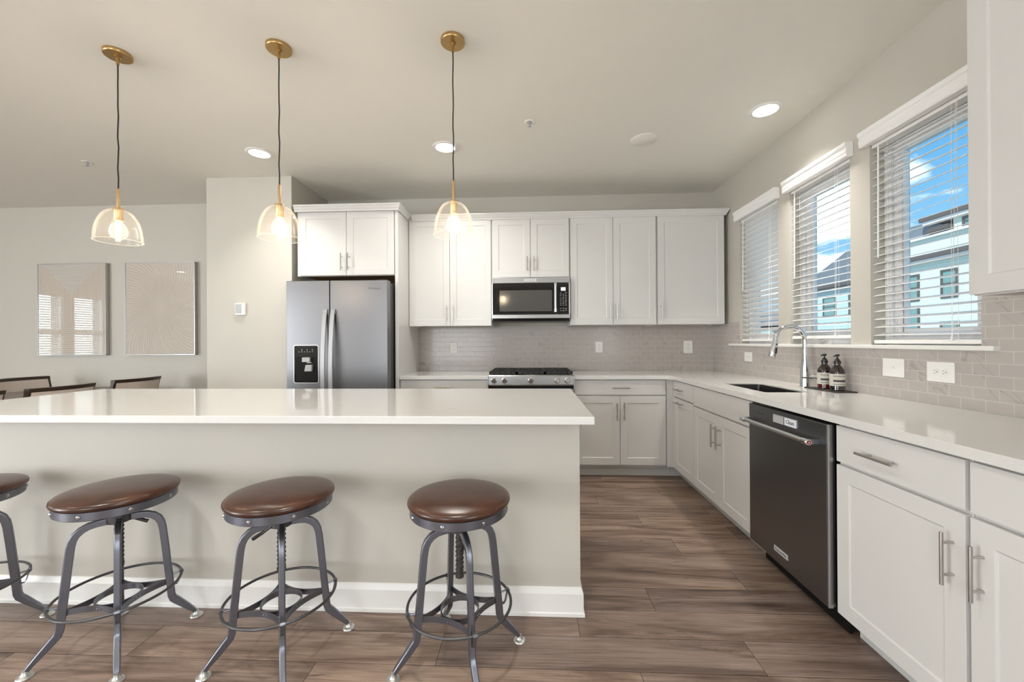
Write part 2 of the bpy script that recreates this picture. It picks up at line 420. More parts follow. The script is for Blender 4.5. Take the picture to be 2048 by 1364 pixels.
class MB:
    """collects shapes in one mesh; coordinates are world unless local=True at build"""
    def __init__(self): self.bm = bmesh.new()
    def box(self, a, b):
        (x0, x1), (y0, y1), (z0, z1) = [(min(p, q), max(p, q)) for p, q in zip(a, b)]
        v = [self.bm.verts.new(c) for c in ((x0,y0,z0),(x1,y0,z0),(x1,y1,z0),(x0,y1,z0),(x0,y0,z1),(x1,y0,z1),(x1,y1,z1),(x0,y1,z1))]
        for f in ((3,2,1,0),(4,5,6,7),(0,1,5,4),(1,2,6,5),(2,3,7,6),(3,0,4,7)):
            self.bm.faces.new([v[i] for i in f])
        return self
    def quad(self, pts):
        self.bm.faces.new([self.bm.verts.new(p) for p in pts]); return self
    def tube(self, pts, r, n=12, cap=True, closed=False):
        pts = [Vector(p) for p in pts]; N = len(pts)
        rr = r if isinstance(r, (list, tuple)) else [r] * N
        rings = []; prev = None
        for i, p in enumerate(pts):
            if closed: d = pts[(i + 1) % N] - pts[i - 1]
            elif i == 0: d = pts[1] - p
            elif i == N - 1: d = p - pts[-2]
            else: d = (pts[i + 1] - p).normalized() + (p - pts[i - 1]).normalized()
            d.normalize()
            if prev is None:
                a = Vector((0, 0, 1)) if abs(d.z) < 0.9 else Vector((1, 0, 0))
                s = d.cross(a).normalized()
            else:
                s = (prev - d * prev.dot(d)).normalized()
            prev = s; w = d.cross(s)
            rings.append([self.bm.verts.new(p + (s * math.cos(2*PI*k/n) + w * math.sin(2*PI*k/n)) * rr[i]) for k in range(n)])
        M_ = N if closed else N - 1
        for i in range(M_):
            A, B = rings[i], rings[(i + 1) % N]
            for k in range(n):
                self.bm.faces.new((A[k], A[(k+1) % n], B[(k+1) % n], B[k]))
        if cap and not closed:
            self.bm.faces.new(rings[0][::-1]); self.bm.faces.new(rings[-1])
        return self
    def ribbon(self, pts, wid, wdirs, tdirs, t):
        """rectangular bar along pts; wdirs/tdirs lists of unit vectors"""
        rings = []
        for p, w, td in zip(pts, wdirs, tdirs):
            p = Vector(p); w = Vector(w) * (wid / 2); q = Vector(td) * (t / 2)
            rings.append([self.bm.verts.new(p + a) for a in (-w - q, w - q, w + q, -w + q)])
        for A, B in zip(rings, rings[1:]):
            for k in range(4): self.bm.faces.new((A[k], A[(k+1) % 4], B[(k+1) % 4], B[k]))
        self.bm.faces.new(rings[0][::-1]); self.bm.faces.new(rings[-1])
        return self
    def lathe(self, prof, c=(0, 0, 0), n=32, axis='z', closed=False):
        c = Vector(c); rings = []
        for (r, z) in prof:
            ring = []
            if r < 1e-6:
                p = {'z': Vector((0,0,z)), 'y': Vector((0,z,0)), 'x': Vector((z,0,0))}[axis]
                ring = [self.bm.verts.new(c + p)]
            else:
                for k in range(n):
                    a = 2*PI*k/n; ca, sa = r*math.cos(a), r*math.sin(a)
                    p = {'z': Vector((ca,sa,z)), 'y': Vector((ca,z,sa)), 'x': Vector((z,ca,sa))}[axis]
                    ring.append(self.bm.verts.new(c + p))
            rings.append(ring)
        pairs = list(zip(rings, rings[1:]))
        if closed: pairs.append((rings[-1], rings[0]))
        for A, B in pairs:
            if len(A) == 1 and len(B) == 1: continue
            for k in range(n):
                k2 = (k+1) % n
                if len(A) == 1: self.bm.faces.new((A[0], B[k2], B[k]))
                elif len(B) == 1: self.bm.faces.new((A[k], A[k2], B[0]))
                else: self.bm.faces.new((A[k], A[k2], B[k2], B[k]))
        return self
    def prism(self, outer, z0, z1, holes=(), plane='xy', flip=False):
        """extruded polygon; outer = 2-D list; plane xy extrudes z, xz extrudes y, yz extrudes x"""
        P = lambda a, b, h: {'xy': (a, b, h), 'xz': (a, h, b), 'yz': (h, a, b)}[plane]
        loops = [list(outer)] + [list(h) for h in holes]
        tri = tessellate_polygon([[Vector((a, b, 0)) for a, b in lp] for lp in loops])
        flat = [p for lp in loops for p in lp]
        lo = [self.bm.verts.new(P(a, b, z0)) for a, b in flat]
        hi = [self.bm.verts.new(P(a, b, z1)) for a, b in flat]
        for t3 in tri:
            self.bm.faces.new([lo[i] for i in t3]); self.bm.faces.new([hi[i] for i in t3])
        k = 0
        for lp in loops:
            n = len(lp)
            for i in range(n):
                a, b_ = k + i, k + (i + 1) % n
                self.bm.faces.new((lo[a], lo[b_], hi[b_], hi[a]))
            k += n
        return self
    def build(self, name, mat, parent=None, bevel=0.0, seg=2, smooth=False, local=False, weld=True, subsurf=0, base=None, angle=30):
        bm = self.bm
        if weld: bmesh.ops.remove_doubles(bm, verts=bm.verts, dist=1e-6)
        bmesh.ops.recalc_face_normals(bm, faces=bm.faces)
        if parent is not None:
            if not local: bmesh.ops.translate(bm, verts=bm.verts, vec=-worigin(parent))
            loc = Vector((0, 0, 0))
        else:
            if local: loc = Vector((0, 0, 0))
            elif base is not None: loc = Vector(base)
            else:
                xs = [v.co.x for v in bm.verts]; ys = [v.co.y for v in bm.verts]; zs = [v.co.z for v in bm.verts]
                loc = Vector(((min(xs)+max(xs))/2, (min(ys)+max(ys))/2, min(zs)))
            if not local: bmesh.ops.translate(bm, verts=bm.verts, vec=-loc)
        me = bpy.data.meshes.new(name); bm.to_mesh(me); bm.free()
        if isinstance(mat, (list, tuple)):
            for q in mat: me.materials.append(q)
        else: me.materials.append(mat)
        o = bpy.data.objects.new(name, me); COL.objects.link(o); o.location = loc
        if parent is not None: o.parent = parent
        if smooth:
            for p in me.polygons: p.use_smooth = True
            try: me.set_sharp_from_angle(angle=math.radians(angle))
            except Exception: pass
        if bevel > 0:
            md = o.modifiers.new('bevel', 'BEVEL'); md.width = bevel; md.segments = seg
            md.limit_method = 'ANGLE'; md.angle_limit = math.radians(35); md.harden_normals = False
        if subsurf:
            md = o.modifiers.new('sub', 'SUBSURF'); md.levels = subsurf; md.render_levels = subsurf
        return o

def text(name, s, mat, parent, size, mat4, ext=0.0004, space=1.0, shear=0.0):
    """lettering converted to a mesh; mat4 places its local XY plane in the world (parent unrotated)"""
    cu = bpy.data.curves.new(name, 'FONT'); cu.body = s; cu.size = size; cu.align_x = 'CENTER'; cu.align_y = 'CENTER'
    cu.extrude = ext; cu.space_character = space; cu.shear = shear; cu.resolution_u = 3
    tmp = bpy.data.objects.new(name + '_tmp', cu); COL.objects.link(tmp)
    dg = bpy.context.evaluated_depsgraph_get(); dg.update()
    me = bpy.data.meshes.new_from_object(tmp.evaluated_get(dg))
    bpy.data.objects.remove(tmp); bpy.data.curves.remove(cu)
    me.transform(Matrix.Translation(-worigin(parent)) @ mat4)
    me.materials.clear(); me.materials.append(mat)
    o = bpy.data.objects.new(name, me); COL.objects.link(o); o.parent = parent
    return o
def face_back(x, y, z):     # lettering read from -Y (on the back wall run)
    return Matrix(((1,0,0,x),(0,0,-1,y),(0,1,0,z),(0,0,0,1)))
def face_right(x, y, z):    # lettering read from -X (on the right run)
    return Matrix(((0,0,-1,x),(-1,0,0,y),(0,1,0,z),(0,0,0,1)))

def copy_tree(o, parent=None):
    c = o.copy(); COL.objects.link(c)
    if parent is not None:
        c.parent = parent; c.matrix_parent_inverse = o.matrix_parent_inverse.copy()
    for ch in list(o.children): copy_tree(ch, c)
    return c

# wall with rectangular openings: cells on a grid. plane: 'x' (wall normal x) or 'y'
def wall(name, mat, plane, t0, t1, a0, a1, z0, z1, holes=()):
    mb = MB()
    outer = [(a0, z0), (a1, z0), (a1, z1), (a0, z1)]
    hs = [[(h[0], h[2]), (h[1], h[2]), (h[1], h[3]), (h[0], h[3])] for h in holes]
    mb.prism(outer, t0, t1, hs, plane='yz' if plane == 'x' else 'xz')
    o = mb.build(name, mat, local=True)
    return props(o, kind='structure')

# ------------------------------------------------------------------ shell
WIN = [(3.163, 3.722), (2.468, 3.022), (1.776, 2.328)]   # y ranges, far to near
WZ0, WZ1 = 1.19, 2.315
WT = 0.16
wall('wall_right', M_wall, 'x', XW, XW + WT, YF - 0.15, DW, 0, CH, [(a, b, WZ0, WZ1) for a, b in WIN] + [(-2.85, -0.95, 0.6, 2.4)])  # last opening is added for the side fill lamp
wall('wall_back', M_wall, 'y', DW, DW + 0.15, XL - 0.15, XW + WT, 0, CH)
LWIN = [(0.68, 1.27), (1.39, 1.98)]
wall('wall_left', M_wall, 'x', XL - WT, XL, YF - 0.15, DW, 0, CH, [(a, b, 0.75, 2.15) for a, b in LWIN] + [(-3.5, -1.5, 0.1, 2.4)])  # last opening is added for the left fill lamp
BWIN = [(-8.2, -6.7), (-3.2, -1.3)]  # added openings for the fill lamps, placed clear of the fridge reflection
wall('wall_front', M_wall, 'y', YF - 0.15, YF, XL, XW, 0, CH, [(a, b, 0.5, 2.4) for a, b in BWIN])
PX0, PX1, PY = -2.976, -2.172, 3.600
wall('wall_pier', M_wall, 'y', PY, DW - 0.001, PX0, PX1, 0, CH - 0.001)
o = MB().box((XL - WT, YF - 0.15, CH), (XW + WT, DW + 0.15, CH + 0.12)).build('ceiling', M_ceil); props(o, kind='structure')

# floor: planks with known joints
def build_floor():
    mb = MB(); bm = mb.bm
    tone = bm.faces.layers.float.new('tone')
    x0, x1, y0, y1 = XL - 0.15, XW + 0.15, YF - 0.15, DW + 0.15
    f = bm.faces.new([bm.verts.new(c) for c in ((x0,y0,-0.0012),(x1,y0,-0.0012),(x1,y1,-0.0012),(x0,y1,-0.0012))]); f.material_index = 1
    PWD, PL, G = 0.1715, 1.2195, 0.0009
    J = {-1: 0.396, 0: 0.853, 1: 0.197, 2: 0.556, 3: 1.049, 4: 0.12, 5: 0.854, 6: 0.05, 7: 0.734, 8: 1.244, 9: 0.498, 10: 1.029, 11: 0.08, 12: 0.618}
    rnd = random.Random(3)
    r = -40
    while True:
        ya = 1.512 + r * PWD
        if ya > y1: break
        if ya + PWD > y0:
            jo = J.get(r, rnd.uniform(0, PL))
            k0 = math.floor((x0 - jo) / PL)
            for k in range(k0, k0 + 12):
                a = jo + k * PL; b_ = a + PL
                a = max(a, x0); b_ = min(b_, x1)
                if b_ - a < 0.01: continue
                q = bm.faces.new([bm.verts.new(c) for c in ((a+G,ya+G,0),(b_-G,ya+G,0),(b_-G,ya+PWD-G,0),(a+G,ya+PWD-G,0))])
                q[tone] = rnd.random()
        r += 1
    o = mb.build('floor', [M_plank, M_gap], local=True, weld=False)
    for p in o.data.polygons:
        pass
    props(o, kind='structure')
build_floor()

def trim(name, mb, mat, bevel=0.002):
    o = mb.build(name, mat, bevel=bevel); return props(o, kind='structure')
# baseboards of the dining wall and pier
trim('baseboard_back', MB().box((XL, DW - 0.014, 0), (PX0, DW, 0.125)).box((XL, DW - 0.022, 0), (PX0, DW, 0.02)), M_trimw)
trim('baseboard_pier', MB().box((PX0 - 0.014, PY - 0.014, 0), (PX1 + 0.014, PY, 0.125)).box((PX0 - 0.014, PY - 0.014, 0), (PX0, DW - 0.02, 0.125)), M_trimw)
trim('baseboard_left', MB().box((XL, YF, 0), (XL + 0.014, DW, 0.125)), M_trimw)
# marble tile splash
TT = 0.007
o = MB().box((-1.187, DW - TT, 0.914), (XW - TT, DW, 1.385)).build('trim_1', M_tileB, local=True); props(o, kind='structure')
mb = MB()
mb.prism([(0.50, 0.914), (DW, 0.914), (DW, 1.384), (WIN[0][1] + 0.004, 1.384), (WIN[0][1] + 0.004, 1.172), (WIN[2][0] - 0.004, 1.172), (WIN[2][0] - 0.004, 1.384), (0.50, 1.384)], XW - TT, XW, plane='yz')
o = mb.build('trim_2', M_tileR, local=True); props(o, kind='structure')
# continuous window stool
trim('trim_3', MB().box((XW - 0.035, 1.704, 1.170), (XW + 0.075, 3.876, 1.1895)), M_trimw, 0.003)

# ------------------------------------------------------------------ windows + blinds
def build_window(i, ya, yb):
    root = thing('window_%d' % (i + 1), None, None, (XW + 0.09, (ya + yb) / 2, WZ0), kind='structure')
    xo = XW + 0.075
    def ring(mb, a, b_, c, d, w, x0, x1):
        mb.box((x0, a, c), (x1, a + w, d)); mb.box((x0, b_ - w, c), (x1, b_, d))
        mb.box((x0, a + w, c), (x1, b_ - w, c + w)); mb.box((x0, a + w, d - w), (x1, b_ - w, d))
    ring(mb := MB(), ya, yb, WZ0, WZ1, 0.042, xo, xo + 0.06)
    mb.build('window_frame', M_vinyl, root, bevel=0.003)
    ring(mb := MB(), ya + 0.043, yb - 0.043, WZ0 + 0.030, WZ1 - 0.043, 0.055, xo + 0.014, xo + 0.05)
    mb.box((xo + 0.006, yb - 0.075, 1.55), (xo + 0.016, yb - 0.06, 1.62))
    mb.build('sash', M_vinyl, root, bevel=0.004)
    MB().box((xo + 0.030, ya + 0.095, WZ0 + 0.08), (xo + 0.034, yb - 0.095, WZ1 - 0.095)).build('pane', M_pane, root)
    # folding crank handle on the sash bottom
    yc = (ya + yb) / 2 - 0.02
    mb = MB(); mb.lathe([(0.0, 0.03), (0.016, 0.028), (0.022, 0.012), (0.024, 0.0)], (xo + 0.0, yc, WZ0 + 0.001), 16)
    mb.tube([(xo, yc, WZ0 + 0.024), (xo - 0.01, yc + 0.03, WZ0 + 0.032), (xo - 0.012, yc + 0.075, WZ0 + 0.018)], [0.008, 0.007, 0.009], 10)
    h = mb.build('crank_handle', M_white_pl, root, smooth=True)
    props(h, 'white folding crank at the foot of the sash')
    return root
for i, (a, b_) in enumerate(WIN): build_window(i, a, b_)

def build_blind(i, ya, yb, tilt, rail_z, label):
    root = thing('window_blind', label, 'window blind', (XW, (ya + yb) / 2, WZ0 + 0.005), group='white slatted blinds over the sink wall')
    # valance profile in xz, extruded along y
    zt = 2.285
    xr = XW - 0.002
    prof = [(xr, zt), (xr - 0.036, zt), (xr - 0.040, zt + 0.006), (xr - 0.040, zt + 0.020), (xr - 0.043, zt + 0.026), (xr - 0.043, zt + 0.034),
            (xr - 0.040, zt + 0.040), (xr - 0.040, zt + 0.052), (xr - 0.047, zt + 0.060), (xr - 0.049, zt + 0.068), (xr - 0.049, zt + 0.080), (xr - 0.045, zt + 0.084), (xr, zt + 0.084)]
    v0, v1 = ya - 0.030, yb + 0.022
    mb = MB(); mb.prism(prof, v0, v1, plane='xz')
    mb.build('valance', M_blind, root, bevel=0.0012)
    MB().box((XW + 0.008, ya + 0.004, WZ1 - 0.045), (XW + 0.058, yb - 0.004, WZ1 - 0.004)).build('head_rail', M_blind, root)
    xc = XW + 0.034; w = 0.050; th = 0.0024
    mb = MB(); z = rail_z + 0.040; pitch = 0.0432
    ca, sa = math.cos(tilt), math.sin(tilt)
    zs = []
    while z < WZ1 - 0.05:
        # tilt > 0: room edge low, outer edge high
        pts = []
        for s, cr in ((-0.5, 0), (0, 0.0007), (0.5, 0)):
            pts.append((s * w, cr))
        up = [(xc + s * ca - c * sa, z + s * sa + (c + th / 2) * ca) for s, c in pts]
        dn = [(xc + s * ca - c * sa, z + s * sa + (c - th / 2) * ca) for s, c in pts]
        mb.prism(up + dn[::-1], ya + 0.006, yb - 0.006, plane='xz')
        zs.append(z); z += pitch
    mb.build('slats', M_blind, root, weld=False)
    MB().box((XW + 0.010, ya + 0.005, rail_z - 0.012), (XW + 0.056, yb - 0.005, rail_z + 0.008)).build('bottom_rail', M_blind, root, bevel=0.003)
    mb = MB()
    for yy in (ya + 0.10, yb - 0.10):
        for dx in (-0.027, 0.027):
            mb.tube([(xc + dx, yy, rail_z), (xc + dx, yy, WZ1 - 0.03)], 0.0008, 5)
    mb.build('ladder_cords', M_blind, root)
    mb = MB(); yy = yb - 0.055
    mb.tube([(XW - 0.0, yy, WZ1 - 0.05), (XW - 0.004, yy, 1.66)], 0.0042, 8)
    mb.build('tilt_wand', M_white_pl, root, smooth=True)
    mb = MB(); yy = ya + 0.12
    mb.tube([(XW + 0.002, yy, WZ1 - 0.05), (XW - 0.002, yy, rail_z + 0.02)], 0.0009, 5)
    mb.tube([(XW + 0.002, yy - 0.02, WZ1 - 0.05), (XW - 0.002, yy - 0.003, rail_z + 0.02)], 0.0009, 5)
    mb.lathe([(0.0, 0.0), (0.006, 0.003), (0.003, 0.022), (0.0, 0.024)], (XW - 0.002, yy, rail_z), 10)
    mb.build('pull_cord', M_blind, root)
build_blind(0, *WIN[0], math.radians(-29), 1.222, 'white slatted window blind farthest from the camera, slats nearly closed, beside the corner cabinets')
build_blind(1, *WIN[1], math.radians(17), 1.238, 'white slatted blind on the middle window, bottom rail raised above the sill')
build_blind(2, *WIN[2], math.radians(17), 1.208, 'white slatted window blind on the nearest window, hanging beside the near upper cabinet')

# dining side windows (seen mirrored in the picture), then added unseen windows behind the camera
for i, (a, b_) in enumerate(LWIN):
    root = thing('window_%d' % (i + 4), None, None, (XL - 0.05, (a + b_) / 2, 0.75), kind='structure')
    mb = MB()
    mb.box((XL - 0.10, a, 0.75), (XL - 0.05, a + 0.05, 2.15)); mb.box((XL - 0.10, b_ - 0.05, 0.75), (XL - 0.05, b_, 2.15))
    mb.box((XL - 0.10, a, 0.75), (XL - 0.05, b_, 0.80)); mb.box((XL - 0.10, a, 2.10), (XL - 0.05, b_, 2.15)); mb.box((XL - 0.10, a, 1.42), (XL - 0.05, b_, 1.48))
    mb.build('window_frame', M_vinyl, root)
    MB().box((XL - 0.08, a + 0.05, 0.80), (XL - 0.076, b_ - 0.05, 2.10)).build('pane', M_pane, root)
    bl = thing('window_blind', 'white slatted blind on the far left wall, ' + ('on the window nearer the camera' if i == 0 else 'on the window nearer the pictures'), 'window blind', (XL, (a + b_) / 2, 0.76))
    mb = MB(); z = 0.80
    while z < 2.11:
        xa = XL - 0.03
        mb.prism([(xa - 0.022, z + 0.012), (xa + 0.022, z - 0.012), (xa + 0.022, z - 0.009), (xa - 0.022, z + 0.015)], a + 0.006, b_ - 0.006, plane='xz'); z += 0.043
    mb.build('slats', M_blind, bl, weld=False)
    MB().box((XL - 0.052, a + 0.003, 2.10), (XL - 0.004, b_ - 0.003, 2.148)).build('head_rail', M_blind, bl)
    light('daylight_dining', 'AREA', (XL - 0.30, (a + b_) / 2, 1.5), 14, DAY, size=0.58, size_y=1.5, aim=(1, 0, 0))
for i, (a, b_) in enumerate(BWIN):
    mb = MB()
    for xx in (a, (a + b_) / 2 - 0.03, b_ - 0.06): mb.box((xx, YF - 0.045, 0.5), (xx + 0.06, YF - 0.005, 2.4))
    for zz in (0.5, 1.42, 2.34): mb.box((a, YF - 0.045, zz), (b_, YF - 0.005, zz + 0.06))
    o = mb.build('window_%d' % (i + 6), M_vinyl); props(o, kind='structure')

# ------------------------------------------------------------------ cabinets
class Frame:
    """u to the right, d toward the viewer, z up"""
    def __init__(s, kind, u0, face): s.k = kind; s.u0 = u0; s.f = face
    def p(s, u, d, z):
        return (s.u0 + u, s.f - d, z) if s.k == 'B' else (s.f - d, s.u0 - u, z)
def fbox(mb, F, u0, u1, d0, d1, z0, z1): mb.box(F.p(u0, d0, z0), F.p(u1, d1, z1))
def shaker(F, name, parent, u0, u1, z0, z1, rail=0.062, t=0.020, mat=None):
    mb = MB(); bm = mb.bm
    def loop(a, b_, c, d_, d): return [bm.verts.new(F.p(x, d, z)) for x, z in ((a, c), (b_, c), (b_, d_), (a, d_))]
    L = [loop(u0, u1, z0, z1, 0.0), loop(u0, u1, z0, z1, t), loop(u0 + rail, u1 - rail, z0 + rail, z1 - rail, t),
         loop(u0 + rail + 0.004, u1 - rail - 0.004, z0 + rail + 0.004, z1 - rail - 0.004, t - 0.005)]
    bm.faces.new(L[0]); bm.faces.new(L[3])
    for A, B in zip(L, L[1:]):
        for k in range(4): bm.faces.new((A[k], A[(k+1) % 4], B[(k+1) % 4], B[k]))
    return mb.build(name, mat or M_cab, parent, bevel=0.0016)
def slab(F, name, parent, u0, u1, z0, z1, t=0.020, mat=None):
    mb = MB(); fbox(mb, F, u0, u1, 0, t, z0, z1)
    return mb.build(name, mat or M_cab, parent, bevel=0.002)
def pull(F, parent, u, z, vertical=True, length=0.155, d=0.020):
    mb = MB(); h = length / 2; off = 0.034; r = 0.0052
    if vertical:
        mb.tube([F.p(u, d + off, z - h), F.p(u, d + off, z + h)], r, 10)
        for s in (-1, 1): mb.tube([F.p(u, d - 0.002, z + s * (h - 0.030)), F.p(u, d + off, z + s * (h - 0.030))], 0.0042, 8)
    else:
        mb.tube([F.p(u - h, d + off, z), F.p(u + h, d + off, z)], r, 10)
        for s in (-1, 1): mb.tube([F.p(u + s * (h - 0.030), d - 0.002, z), F.p(u + s * (h - 0.030), d + off, z)], 0.0042, 8)
    return mb.build('handle', M_nickel, parent, smooth=True)

G = 0.0016
FB = Frame('B', 0.0, 3.932)      # carcass face of back uppers (doors to 3.912)
def upper(x0, x1, z0, z1, doors, label, F=FB, depth=None, handles=(), hz=1.497, name='wall_cabinet', wood_under=True, hlen=0.155, grp='white upper cabinets on the back wall'):
    depth = depth if depth is not None else (DW - 0.008 - F.f)
    c = F.p((x0 + x1) / 2, -depth / 2, z0)
    root = thing(name, label, 'cabinet', c, group=grp)
    mb = MB()
    fbox(mb, F, x0, x0 + 0.018, -depth, 0, z0, z1); fbox(mb, F, x1 - 0.018, x1, -depth, 0, z0, z1)
    fbox(mb, F, x0 + 0.018, x1 - 0.018, -depth, 0, z1 - 0.018, z1); fbox(mb, F, x0 + 0.018, x1 - 0.018, -depth, -depth + 0.01, z0 + 0.02, z1 - 0.018)
    fbox(mb, F, x0 + 0.018, x1 - 0.018, -0.018, 0, z0, z0 + 0.035)
    mb.build('body', M_cab, root, bevel=0.001)
    mb = MB(); fbox(mb, F, x0 + 0.018, x1 - 0.018, -depth + 0.010, -0.018, z0 + 0.012, z0 + 0.026)
    mb.build('bottom_panel', M_cabin, root)
    for (a, b_) in doors:
        d = shaker(F, 'door', root, a + G, b_ - G, z0 + 0.004, z1 - 0.004)
        for (hu) in handles:
            if a < hu < b_: pull(F, d, hu, hz, True, hlen)
    return root
ZU0, ZU1 = 1.372, 2.412
upper(-1.185, -0.374, ZU0, ZU1, [(-1.184, -0.782), (-0.782, -0.378)], 'tall white upper cabinet with two doors between the fridge surround and the microwave', handles=(-0.815, -0.750))
upper(-0.374, 0.379, 1.836, ZU1, [(-0.369, 0.003), (0.003, 0.374)], 'short white two-door upper cabinet directly above the microwave', handles=(-0.030, 0.035), hz=1.967, hlen=0.14)
upper(0.381, 1.202, ZU0, ZU1, [(0.386, 0.791), (0.791, 1.197)], 'tall white upper cabinet with two doors just right of the microwave', handles=(0.762, 0.822))
upper(1.204, 1.836, ZU0, ZU1, [(1.210, 1.832)], 'wide single-door white upper cabinet in the corner by the far window', handles=(1.240,))

# crown along the back uppers + surround
def crown(name, path, label, z0=2.400, normals=None):
    """path in plan, offset outward; profile: (out, z)"""
    prof = [(0.000, 0.0), (0.008, 0.0), (0.010, 0.012), (0.018, 0.022), (0.027, 0.040), (0.032, 0.044), (0.032, 0.058), (0.0, 0.058)]
    mb = MB(); bm = mb.bm; rings = []
    n = len(path)
    for i, p in enumerate(path):
        p = Vector((p[0], p[1]))
        def nrm(a, b_):
            d = (Vector((b_[0], b_[1])) - Vector((a[0], a[1]))).normalized(); return Vector((d.y, -d.x))
        if i == 0: m_ = nrm(path[0], path[1])
        elif i == n - 1: m_ = nrm(path[-2], path[-1])
        else:
            a, b_ = nrm(path[i-1], path[i]), nrm(path[i], path[i+1]); m_ = (a + b_) / (1 + a.dot(b_))
        rings.append([bm.verts.new((p.x + m_.x * o_, p.y + m_.y * o_, z0 + z)) for o_, z in prof])
    for A, B in zip(rings, rings[1:]):
        for k in range(len(prof)):
            k2 = (k + 1) % len(prof); bm.faces.new((A[k], A[k2], B[k2], B[k]))
    bm.faces.new(rings[0]); bm.faces.new(rings[-1][::-1])
    o = mb.build(name, M_cab); return props(o, label, 'crown moulding')
crown('crown_moulding', [(-1.150, 3.910), (1.838, 3.910), (1.838, DW - 0.002)], 'white crown moulding running along the top of the back wall cabinets')
crown('crown_moulding', [(-2.128, 3.578), (-1.184, 3.578), (-1.184, 3.875)], 'white crown moulding wrapping the top of the fridge cabinet', z0=2.402)

# fridge surround
FS = Frame('B', 0.0, 3.62)
root = upper(-2.128, -1.219, 1.826, 2.412, [(-2.105, -1.664), (-1.664, -1.223)], 'deep white two-door cabinet above the refrigerator', F=FS, handles=(-1.703, -1.640), hz=1.948, grp='white cabinets around the refrigerator')
o = MB().box((-1.2175, 3.600, 0), (-1.1875, DW - 0.002, 2.41)).build('end_panel', M_cab, bevel=0.001)
props(o, 'tall white end panel standing between the refrigerator and the counter', 'cabinet panel')

# near upper cabinet on the right wall
FN = Frame('R', 1.492, 1.553)
upper(0.0, 0.62, ZU0 - 0.004, 2.43, [(0.0, 0.62)], 'large white upper cabinet nearest the camera at the right edge above the counter', F=FN, depth=XW - 0.002 - 1.553, grp='white upper cabinet beside the near window')

# ---- base cabinets
FBB = Frame('B', 0.0, 3.652)
def base_cab(F, u0, u1, label, items, depth, grp, toe=True, body_z1=0.880, name='base_cabinet'):
    c = F.p((u0 + u1) / 2, -depth / 2, 0)
    root = thing(name, label, 'cabinet', c, group=grp)
    mb = MB()
    fbox(mb, F, u0, u0 + 0.018, -depth, 0, 0.105, body_z1); fbox(mb, F, u1 - 0.018, u1, -depth, 0, 0.105, body_z1)
    fbox(mb, F, u0 + 0.018, u1 - 0.018, -depth, 0, 0.105, 0.123); fbox(mb, F, u0 + 0.018, u1 - 0.018, -depth, -depth + 0.01, 0.123, body_z1)
    fbox(mb, F, u0 + 0.018, u1 - 0.018, -0.018, 0, 0.700, 0.752); fbox(mb, F, u0 + 0.018, u1 - 0.018, -0.018, 0, 0.862, body_z1)
    mb.build('body', M_cab, root)
    if toe:
        mb = MB(); fbox(mb, F, u0 + 0.0005, u1 - 0.0005, -0.095, -0.080, 0.0, 0.105); fbox(mb, F, u0 + 0.0005, u1 - 0.0005, -0.080, -0.072, 0.0, 0.062)
        mb.build('toe_kick', M_cab, root, bevel=0.001)
    for it in items:
        kind, a, b_, z0, z1, hs = it
        o = (shaker if kind == 'door' else slab)(F, 'drawer' if kind == 'drawer' else ('drawer_front' if kind == 'false' else 'door'), root, a + G, b_ - G, z0, z1)
        for (hu, hz_, vert) in hs: pull(F, o, hu, hz_, vert)
    return root
DD = DW - 0.010 - 3.652
base_cab(FBB, -1.186, -0.384, 'white base cabinet between the fridge panel and the stove, mostly hidden by the island',
         [('drawer', -1.184, -0.388, 0.741, 0.873, [(-0.793, 0.812, False)]), ('door', -1.184, -0.787, 0.121, 0.730, [(-0.83, 0.60, True)]), ('door', -0.787, -0.388, 0.121, 0.730, [(-0.75, 0.60, True)])], DD, 'white base cabinets on the back wall')
base_cab(FBB, 0.384, 1.248, 'white base cabinet with one drawer over two doors, right of the stove',
         [('drawer', 0.386, 1.190, 0.741, 0.871, [(0.793, 0.806, False)]), ('door', 0.386, 0.788, 0.121, 0.730, [(0.757, 0.598, True)]), ('door', 0.788, 1.190, 0.121, 0.730, [(0.820, 0.598, True)])], DD, 'white base cabinets on the back wall')
XF = 1.2685
o = MB().box((1.194, 3.634, 0.105), (1.2505, 3.650, 0.880)).box((1.2505, 3.606, 0.105), (1.266, 3.650, 0.880)).box((1.2485, 3.7245, 0.0), (1.356, 3.740, 0.105)).box((1.3405, 3.606, 0.0), (1.356, 3.7245, 0.105)).build('corner_filler', M_cab, bevel=0.001)
props(o, 'narrow white filler strip where the two runs of base cabinets meet', 'cabinet filler')
FR = Frame('R', 0.0, XF)     # u = -y
DR = XW - 0.010 - XF
grpR = 'white base cabinets under the window counter'
base_cab(FR, -3.605, -3.184, 'narrow white pull-out base cabinet in the far corner, with two horizontal handles',
         [('drawer', -3.602, -3.186, 0.735, 0.871, [(-3.45, 0.803, False)]), ('door', -3.602, -3.186, 0.108, 0.724, [(-3.45, 0.690, False)])], DR, grpR)
base_cab(FR, -3.182, -2.352, 'white sink base cabinet with two doors under the faucet',
         [('false', -3.182, -2.354, 0.722, 0.871, []), ('door', -3.182, -2.768, 0.108, 0.712, [(-2.803, 0.575, True)]), ('door', -2.768, -2.354, 0.108, 0.712, [(-2.735, 0.575, True)])], DR, grpR)
base_cab(FR, -1.726, -1.223, 'white base cabinet with drawer and single door next to the dishwasher',
         [('drawer', -1.722, -1.227, 0.723, 0.869, [(-1.505, 0.792, False)]), ('door', -1.722, -1.227, 0.104, 0.710, [(-1.262, 0.567, True)])], DR, grpR)
